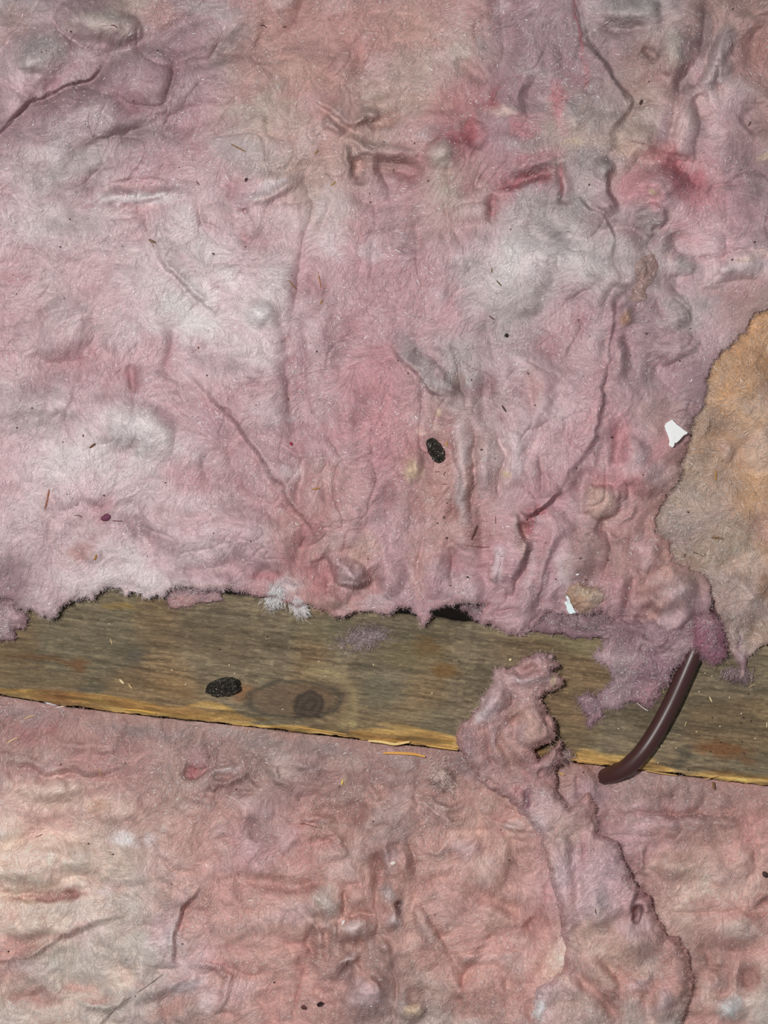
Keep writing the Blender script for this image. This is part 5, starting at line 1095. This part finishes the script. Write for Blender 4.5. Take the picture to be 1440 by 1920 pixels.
# ---------------------------------------------------------------- flat flakes
def flake(name, poly, z, th, rgb, label, tilt=(0, 0), cat='flake', seed=1, mat=None, group=None, dome=0.0):
    """a thin plate with an outline in photo pixels, slightly curled"""
    p = np.array(poly, float)
    # refine the outline
    q = []
    for i in range(len(p)):
        a, b = p[i], p[(i + 1) % len(p)]
        for t in (0, 0.5):
            q.append(a + (b - a) * t)
    q = np.array(q)
    q += np.stack([vn(q[:, 0] * 9, q[:, 1] * 9, 11, seed), vn(q[:, 0] * 9, q[:, 1] * 9, 11, seed + 1)], 1) * 0.5
    c = q.mean(0)
    n = len(q)
    rings = []
    for f in (1.0, 0.6, 0.25):
        rings.append(c + (q - c) * f)
    allp = np.concatenate(rings)
    zz = z + (allp[:, 0] - c[0]) * tilt[0] + (allp[:, 1] - c[1]) * tilt[1] + 0.3 * vn(allp[:, 0], allp[:, 1], 9, seed + 2)
    r = np.hypot(*(allp - c).T)
    zz = zz + dome * (1 - (r / (r.max() + 1e-6)) ** 2)
    top = P(allp[:, 0], allp[:, 1], zz + th)
    bot = P(allp[:n, 0], allp[:n, 1], zz[:n])
    co = np.concatenate([top, bot])
    fs = []
    for k in range(2):
        for i in range(n):
            j = (i + 1) % n
            fs.append((k * n + i, (k + 1) * n + i, (k + 1) * n + j, k * n + j))
    fs.append(tuple(2 * n + i for i in range(n))[::-1])
    for i in range(n):
        j = (i + 1) % n
        fs.append((i, j, 3 * n + j, 3 * n + i))
    fs.append(tuple(3 * n + i for i in range(n)))
    me = bpy.data.meshes.new(name)
    me.from_pydata([tuple(v) for v in co], [], fs)
    al = albedo(np.array(rgb, float)[None, :], np.array([c[0]]), np.array([c[1]]))[0]
    at = me.color_attributes.new('dye', 'FLOAT_COLOR', 'POINT')
    at.data.foreach_set('color', np.tile(np.append(al, 1.0), len(co)).astype(np.float32))
    me.materials.append(mat or M_PAINT)
    import bmesh
    bm = bmesh.new(); bm.from_mesh(me); bmesh.ops.recalc_face_normals(bm, faces=bm.faces); bm.to_mesh(me); bm.free()
    o = bpy.data.objects.new(name, me)
    scene.collection.objects.link(o)
    return tag(o, label, cat, group)


zu = float(np.max(U['z'](np.array([1250, 1265, 1285, 1260]), np.array([800, 812, 810, 835]))))
flake('paint_flake', [(1259.5, 786.5), (1266, 793), (1270, 797), (1277, 802), (1284, 808), (1289, 810), (1288, 813.5), (1281, 817), (1275, 824), (1268, 830.5), (1263, 830), (1264, 835), (1261.5, 839), (1258, 838), (1254, 834.5), (1255, 826), (1252.5, 817), (1249, 808), (1246, 799), (1248, 794), (1254, 790)],
      zu + 9, 2.2, (222, 234, 232), 'white kite shaped paint flake on the pink batt near the tan wool', (0.02, 0.03), seed=71, dome=0.6)
zt = float(np.max(U['z'](np.array([1062, 1068, 1074]), np.array([1122, 1135, 1148])))) + 4
flake('paint_flake.001', [(1060.5, 1118), (1064, 1117.5), (1067, 1122), (1070, 1131), (1074, 1138), (1078, 1145), (1079.5, 1149), (1075, 1149), (1072.5, 1151.5), (1067.5, 1150.5), (1063.5, 1144), (1062, 1137), (1058.5, 1129.5), (1062, 1127), (1064, 1126), (1062.5, 1121)],
      zt, 1.6, (200, 214, 224), 'small pale blue flake beside the tan lump of glass wool', (0.1, 0.0), seed=72)
zc = float(LO['z'](643, 1729)) + 3
flake('paint_flake.002', [(640, 1732), (642, 1727), (646, 1725.5), (646, 1728), (643, 1733)], zc, 2, (232, 230, 224), 'tiny white seed shaped chip on the lower batt between the pleated lumps', seed=73)
flake('paint_flake.003', [(78, 1313), (96, 1315), (113, 1319), (104, 1322), (88, 1320)], float(LO['z'](95, 1318)) + 2, 2, (196, 194, 202), 'pale flake wedged just under the joist at the left', seed=74)
flake('paint_flake.004', [(1079, 1076), (1085, 1075.5), (1086, 1078), (1081, 1079)], float(U['z'](1082, 1077)) + 1.5, 1.5, (235, 228, 226), 'tiny white crumb on the pink batt above the tan lump', seed=75)


# ---------------------------------------------------------------- straw, splinters, specks
def strand(name, pts, wd, rgb, label, cat, surf, group=None, up=1.2, seg=6, thick=None):
    """a stiff little strand (straw, splinter, hair): a tapered six sided bar along a path"""
    p = np.array(pts, float)
    n = max(5, 4 * (len(p) - 1) + 1)
    t = np.linspace(0, len(p) - 1, n)
    i = np.clip(np.floor(t).astype(int), 0, len(p) - 2)
    f = (t - i)[:, None]
    q = p[i] * (1 - f) + p[i + 1] * f
    if n > 4 and len(p) > 2:
        q[1:-1] = (q[:-2] + 2 * q[1:-1] + q[2:]) / 4
    z = surf(q[:, 0], q[:, 1])
    z = 0.35 * z + 0.65 * (np.linspace(z[0], z[-1], n) * 0.5 + z.max() * 0.5) + up + wd * 0.4
    w = P(q[:, 0], q[:, 1], z)
    tg = np.gradient(w, axis=0); tg /= np.linalg.norm(tg, axis=1, keepdims=True) + 1e-12
    sd = np.cross(tg, [0, 0, 1.0]); sd /= np.linalg.norm(sd, axis=1, keepdims=True) + 1e-12
    bb = np.cross(sd, tg)
    pr = (0.45 + 0.55 * np.sin(np.linspace(0.25, math.pi - 0.3, n)))[:, None, None]
    a = np.linspace(0, 2 * math.pi, seg, endpoint=False)
    co = w[:, None, :] + S * 0.5 * pr * (wd * np.cos(a)[None, :, None] * sd[:, None, :] + (thick or wd * 0.7) * np.sin(a)[None, :, None] * bb[:, None, :])
    co = co.reshape(-1, 3)
    fs = [(k * seg + j, k * seg + (j + 1) % seg, (k + 1) * seg + (j + 1) % seg, (k + 1) * seg + j) for k in range(n - 1) for j in range(seg)]
    fs += [tuple(range(seg))[::-1], tuple((n - 1) * seg + j for j in range(seg))]
    me = bpy.data.meshes.new(name)
    me.from_pydata([tuple(v) for v in co], [], fs)
    c = q.mean(0)
    al = albedo(np.array(rgb, float)[None, :], np.array([c[0]]), np.array([c[1]]))[0]
    at = me.color_attributes.new('dye', 'FLOAT_COLOR', 'POINT')
    at.data.foreach_set('color', np.tile(np.append(al, 1.0), len(co)).astype(np.float32))
    me.materials.append(M_CHIP)
    o = bpy.data.objects.new(name, me)
    scene.collection.objects.link(o)
    return tag(o, label, cat, group)


ZU, ZL, ZT, ZR = U['z'], LO['z'], T['z'], RO['z']
ZJ = lambda x, y: 1.5 + 0 * x
DK, BR, ST, PA = (66, 48, 46), (104, 74, 62), (150, 116, 72), (196, 170, 126)
# straw and stalks, each told by where it lies
for a in [
    ([(433, 270), (446, 277), (460, 284)], 2.6, (128, 92, 60), 'brown straw on the pink batt below the mauve fold', ZU),
    ([(590, 288), (597, 282)], 2.6, (140, 110, 70), 'short tan straw left of the pale pinched ridge on the pink batt', ZU),
    ([(621, 348), (629, 340)], 3.0, (160, 130, 80), 'short yellow straw on the pink batt below the pinched ridge', ZU),
    ([(542, 526), (548, 534), (554, 541)], 2, (140, 100, 62), 'thin tan straw above the white patch, slanting', ZU),
    ([(596, 510), (599, 524), (602, 540)], 1.8, (150, 106, 70), 'thin upright tan straw on the pink batt, upper of a pair', ZU),
    ([(601, 571), (605, 562)], 3.2, (140, 100, 56), 'short golden straw on the pink batt, lower of a pair', ZU),
    ([(279, 449), (285, 452), (292, 455)], 4.6, (110, 88, 66), 'flat grey brown chip at the top of a pink crease', ZU),
    ([(84, 955), (89, 936), (92, 918)], 3.2, (136, 86, 66), 'long reddish straw standing out on the pink batt, far left', ZU),
    ([(168, 840), (178, 832)], 3.6, (92, 66, 46), 'short dark brown straw on the white patch of the pink batt', ZU),
    ([(139, 967), (148, 966), (155, 970)], 1.6, (80, 56, 52), 'thin curved brown hair left of the purple crumb', ZU),
    ([(209, 976), (220, 977), (230, 977)], 1.4, (90, 44, 58), 'fine dark tail running from the purple crumb', ZU),
    ([(585, 918), (599, 915)], 3.6, (158, 118, 76), 'tan chip on the pink batt right of the long crease', ZU),
    ([(177, 1050), (181, 1040)], 4.2, (150, 112, 64), 'golden chip near the lip of the pink batt, far left', ZU),
    ([(836, 838), (838, 828)], 3.0, (168, 128, 66), 'small golden straw right of the black dropping', ZU),
    ([(884, 1012), (890, 998), (895, 985)], 2.6, (78, 52, 40), 'long dark brown straw at the foot of the grey pleat', ZU),
    ([(870, 1022), (895, 1025), (918, 1025)], 1.2, (120, 80, 62), 'fine level brown hair below the long straw on the pleats', ZU),
    ([(929, 968), (929, 982)], 1.2, (90, 60, 54), 'fine upright dark hair right of the long brown straw', ZU),
    ([(816, 885), (824, 884)], 1.8, (120, 84, 62), 'tiny brown straw just under the black dropping', ZU),
    ([(831, 891), (835, 885)], 1.8, (110, 78, 58), 'tiny curved brown straw below and right of the black dropping', ZU),
    ([(829, 908), (838, 908)], 1.6, (110, 66, 56), 'tiny level brown straw two steps below the black dropping', ZU),
    ([(941, 760), (945, 766), (949, 772)], 3.6, (78, 62, 56), 'dark stubby straw right of the grey web', ZU),
    ([(1335, 1008), (1346, 1009), (1358, 1010)], 4.4, (112, 84, 54), 'short level brown stick on the tan wool', ZT),
    ([(1283, 1045), (1284, 1040), (1292, 1036), (1300, 1035), (1312, 1040), (1320, 1044), (1324, 1040), (1320, 1037)], 1.8, (84, 74, 58), 'thin dark curled wire like hair below the brown stick', ZT),
    ([(1342, 900), (1342, 890), (1341, 882)], 4.0, (164, 122, 62), 'golden upright straw on the tan wool', ZT),
    ([(922, 501), (922, 511)], 2.2, (104, 84, 58), 'short upright straw on the grey patch, upper one', ZU),
    ([(931, 526), (940, 536)], 2.4, (96, 76, 52), 'slanting straw on the grey patch below the upright one', ZU),
    ([(917, 592), (926, 599)], 2.4, (84, 66, 54), 'slanting dark straw on the grey patch above the web', ZU),
    ([(1200, 196), (1204, 187)], 4.8, (70, 52, 50), 'fat dark seed like straw near the top right fold', ZU),
    ([(1403, 236), (1408, 228)], 2.2, (80, 62, 54), 'dark splinter at the upper right beside the greenish hollow', ZU),
    ([(208, 48), (214, 47), (220, 53)], 1.8, (70, 44, 44), 'curled dark hair on the top left billow', ZU),
    ([(488, 48), (494, 47), (500, 52)], 2, (74, 44, 44), 'curled dark hair near the top of the salmon area', ZU),
    ([(530, 52), (537, 49)], 1.8, (80, 50, 48), 'short dark hair right of the curled one near the top', ZU),
    ([(368, 340), (374, 347)], 1.8, (84, 56, 52), 'short slanting dark hair above the long pale ridge', ZU),
    ([(186, 1440), (190, 1456)], 1.6, (196, 162, 96), 'fine upright yellow straw on the lower batt, left side', ZL),
    ([(44, 1348), (54, 1344), (64, 1341)], 2.8, (200, 168, 124), 'pale splinter on the lower batt below the joist, far left upper', ZL),
    ([(12, 1394), (22, 1388), (33, 1383)], 2.6, (206, 180, 140), 'pale splinter on the lower batt, far left lower', ZL),
    ([(104, 1328), (114, 1325), (125, 1323)], 2.8, (196, 188, 180), 'pale grey splinter just below the brown break of the joist', ZL),
    ([(640, 1472), (643, 1462)], 4.0, (206, 178, 104), 'short yellow straw on the lower batt, middle', ZL),
    ([(67, 1570), (80, 1564)], 1.4, (90, 70, 62), 'fine dark hair on the lower batt near the left edge', ZL),
    ([(305, 1826), (280, 1846), (255, 1863), (222, 1886), (189, 1918), (176, 1940)], 1.3, (104, 84, 80), 'long fine dark hair trailing to the bottom edge', ZL),
    ([(562, 1545), (570, 1544), (585, 1549), (604, 1552)], 1.5, (110, 66, 60), 'thin dark red hair on the lower batt, middle', ZL),
    ([(1116, 1704), (1118, 1714)], 2.0, (96, 66, 50), 'tiny brown splinter on the torn roll', ZR),
    ([(1046, 1449), (1058, 1453)], 2.6, (206, 160, 88), 'small golden splinter tucked at the right foot of the torn roll', lambda x, y: ZL(x, y) + 10),
    ([(207, 1198), (210, 1208)], 3.2, (170, 150, 112), 'tiny pale chip on the joist, upper left', ZJ),
    ([(224, 1274), (232, 1282)], 4.4, (206, 190, 150), 'pale wood chip on the joist above the brown break', ZJ),
    ([(241, 1283), (247, 1291)], 3.2, (184, 160, 116), 'smaller pale chip on the joist right below its neighbour', ZJ),
    ([(1330, 1306), (1335, 1316)], 3.4, (192, 176, 138), 'pale chip on the joist right of the cable', ZJ),
    ([(1280, 1283), (1290, 1283)], 3.6, (182, 162, 124), 'pale chip lying against the right side of the cable', ZJ),
    ([(1403, 1289), (1416, 1283)], 1.8, (176, 156, 118), 'thin pale splinter on the joist near the right edge', ZJ),
    ([(1284, 1362), (1287, 1353)], 2.2, (176, 160, 120), 'pale upright splinter on the joist above the dark stain', ZJ),
    ([(1438, 1364), (1438, 1354)], 2.2, (206, 190, 150), 'pale upright splinter at the right edge of the joist', ZJ),
    ([(1194, 1318), (1204, 1326), (1215, 1333)], 1.8, (214, 200, 196), 'pale stiff fibre sticking out below the purple wisp', lambda x, y: 6 + 0 * x),
    ([(1320, 1461), (1334, 1458), (1346, 1455)], 1.6, (190, 152, 96), 'thin splinter lifting from the lower edge of the joist', lambda x, y: 0 + 0 * x),
    ([(1337, 1466), (1339, 1480)], 5, (120, 88, 60), 'brown splinter hanging down from the lower edge of the joist', lambda x, y: -14 + 0 * x),
]:
    strand('straw' if 'hair' not in a[3] and 'splinter' not in a[3] and 'chip' not in a[3] and 'fibre' not in a[3] else ('hair' if 'hair' in a[3] else ('wood_chip' if 'chip' in a[3] else 'splinter')),
           a[0], a[1], a[2], a[3], 'hair' if 'hair' in a[3] else ('chip' if 'chip' in a[3] else ('splinter' if 'splinter' in a[3] or 'fibre' in a[3] else 'straw')), a[4])

# splinters that still belong to the joist's broken edge
for pts, w_, c_, z_ in [([(690, 1389), (716, 1391), (740, 1396), (768, 1391)], 5.5, (214, 184, 124), -1), ([(560, 1364), (610, 1371), (650, 1377)], 3, (180, 140, 82), -3), ([(800, 1398), (830, 1402), (858, 1406)], 4, (190, 152, 90), -3),
                        ([(1064, 1422), (1100, 1428), (1142, 1432)], 4, (188, 146, 88), -3), ([(232, 1330), (262, 1332), (292, 1338)], 4, (190, 150, 76), -3), ([(1210, 1445), (1240, 1450), (1270, 1454)], 3, (176, 140, 92), -3)]:
    s_ = strand('splinter_strip', pts, w_, c_, 'strip', 'strip', lambda x, y, z_=z_: z_ + 0 * x, up=0)
    for k in ('label', 'category'):
        del s_[k]
    s_['label'] = 'pale torn splinter'
    s_.parent = J['o']
strand('wood_splinter', [(719, 1412), (750, 1412), (778, 1414), (797, 1419)], 5.5, (206, 154, 84), 'golden splinter lying loose under the lower edge of the joist', 'splinter', lambda x, y: ZL(x, y) + 6)

# crumbs
def crumb(name, x, y, r, rgb, surf, label, group=None, seed=0, el=1.4):
    rr = np.random.default_rng(seed + 5)
    ang = rr.uniform(0, math.pi)
    nu, nv = 6, 8
    u = np.linspace(0, math.pi, nu)[:, None]
    v = np.linspace(0, 2 * math.pi, nv, endpoint=False)[None, :]
    k = 1 + 0.3 * (rr.random((nu, nv)) - 0.5)
    a, b, c = (np.sin(u) * np.cos(v) * r * el * k, np.sin(u) * np.sin(v) * r * k, np.cos(u) * np.ones_like(v) * r * 0.7)
    X = x + a * math.cos(ang) - b * math.sin(ang)
    Y = y + a * math.sin(ang) + b * math.cos(ang)
    z = float(surf(np.array([x]), np.array([y]))[0]) + r * 0.5 + 0.8
    co = P(X.ravel(), Y.ravel(), (z + c).ravel())
    F = []
    for i in range(nu - 1):
        for j in range(nv):
            F += [i * nv + j, (i + 1) * nv + j, (i + 1) * nv + (j + 1) % nv, i * nv + (j + 1) % nv]
    al = albedo(np.array(rgb, float)[None, :], np.array([float(x)]), np.array([float(y)]))
    o = mesh_np(name, co, np.array(F), 4, M_CHIP, np.repeat(al, len(co), 0))
    return tag(o, label, 'crumb', group)


crumb('crumb', 950, 629, 4.0, (40, 34, 36), ZU, 'black crumb on the grey patch right of the web', seed=1, el=1.1)
crumb('crumb', 462, 337, 3.2, (70, 44, 50), ZU, 'dark purple crumb above the pinched ridge left of centre', seed=2)
crumb('crumb', 546, 832, 3.4, (140, 46, 62), ZU, 'red crumb beside the long crease', seed=3, el=1.1)
crumb('crumb', 198, 970, 6.0, (104, 58, 78), ZU, 'purple crumb with a fine tail on the pink batt', seed=4, el=1.6)
crumb('crumb', 601, 1883, 5.0, (44, 30, 30), ZL, 'black crumb near the bottom edge, the right of two', seed=5, el=1.5)
crumb('crumb', 570, 1889, 4.2, (84, 54, 50), ZL, 'brownish crumb near the bottom edge, the left of two', seed=6, el=1.5)
crumb('crumb', 1435, 1640, 5.0, (70, 52, 48), ZL, 'dark crumb at the right edge of the lower batt', seed=7, el=1.4)
crumb('crumb', 736, 1619, 4.0, (214, 204, 192), ZL, 'white crumb inside the curled loop of the lower batt', seed=8, el=1.6)
crumb('crumb', 957, 1237, 2.6, (220, 208, 170), ZJ, 'white crumb on the joist left of the torn roll', seed=9, el=1.0)
k = 20
for x, y in [(78, 98), (86, 95), (250, 189), (295, 95), (336, 314), (133, 59), (230, 462), (400, 476), (460, 463), (547, 516), (131, 411), (113, 463), (31, 551), (693, 363), (738, 319), (803, 339), (695, 379), (720, 266), (777, 268), (957, 430), (1065, 434), (1106, 318), (1105, 346), (1217, 153), (1232, 17), (1374, 17),
             (1212, 626), (1182, 666), (1295, 616), (1275, 677), (1421, 679), (1415, 454), (1373, 487), (582, 643), (594, 659), (540, 748), (372, 652), (388, 704), (156, 817), (118, 829), (60, 765), (32, 802), (485, 930), (400, 1000), (276, 1043), (126, 927), (195, 929), (144, 947), (838, 943), (848, 953), (820, 981), (838, 1009), (941, 1043), (988, 974),
             (1023, 1018), (1089, 1047), (832, 970), (1120, 819), (1080, 877), (1206, 890), (1147, 820), (1085, 600), (1105, 630), (990, 700), (884, 712), (1003, 760), (746, 676), (716, 797), (903, 843), (928, 860), (765, 700), (120, 560), (480, 760), (310, 905), (470, 1015), (690, 1048), (844, 1098), (877, 1082), (1042, 1086), (1098, 1087), (1140, 1050), (1290, 960)]:
    crumb('dark_speck', x, y, 1.0 + 0.8 * hash2(np.array([x]), np.array([y]), 3)[0], [DK, BR, (70, 50, 54)][(x + y) % 3], ZU, 'tiny dark speck of dirt lying on the upper pink batt', 'dark specks on the upper batt', seed=k, el=1.0 + 0.9 * hash2(np.array([x]), np.array([y]), 4)[0])
    k += 1
for x, y in [(114, 1434), (97, 1427), (235, 1431), (212, 1602), (166, 1582), (322, 1658), (447, 1640), (418, 1562), (443, 1480), (636, 1475), (514, 1842), (342, 1770), (815, 1715), (939, 1556), (16, 1784), (254, 1868), (955, 1613), (1094, 1448), (700, 1540), (560, 1500)]:
    crumb('dark_speck', x, y, 1.0 + 0.8 * hash2(np.array([x]), np.array([y]), 3)[0], [DK, BR][(x + y) % 2], ZL, 'tiny dark speck of dirt lying on the lower salmon batt', 'dark specks on the lower batt', seed=k)
    k += 1
for x, y in [(1332, 1409), (1351, 1392), (1391, 1391), (1395, 1413), (1408, 1352), (1394, 1346), (1389, 1356), (1290, 1443), (1403, 1301), (1336, 1346), (412, 1218), (501, 1194), (860, 1240), (1255, 1359)]:
    crumb('dark_speck', x, y, 1.3, DK, ZJ, 'tiny dark speck lying on the wooden joist', 'dark specks on the joist', seed=k)
    k += 1
for x, y in [(348, 1283), (430, 1247), (322, 1256), (440, 1263), (700, 1247), (610, 1268), (598, 1240), (1335, 1268), (1322, 1262), (1350, 1362), (1240, 1398), (1268, 1402), (1306, 1372), (1368, 1308), (1416, 1385), (1390, 1338), (1311, 1297), (1160, 1366), (1234, 1430), (960, 1300), (810, 1300), (530, 1330), (640, 1215), (205, 1170)]:
    crumb('pale_speck', x, y, 1.3, (206, 192, 160), ZJ, 'tiny pale dusty speck lying on the wooden joist', 'pale specks on the joist', seed=k)
    k += 1
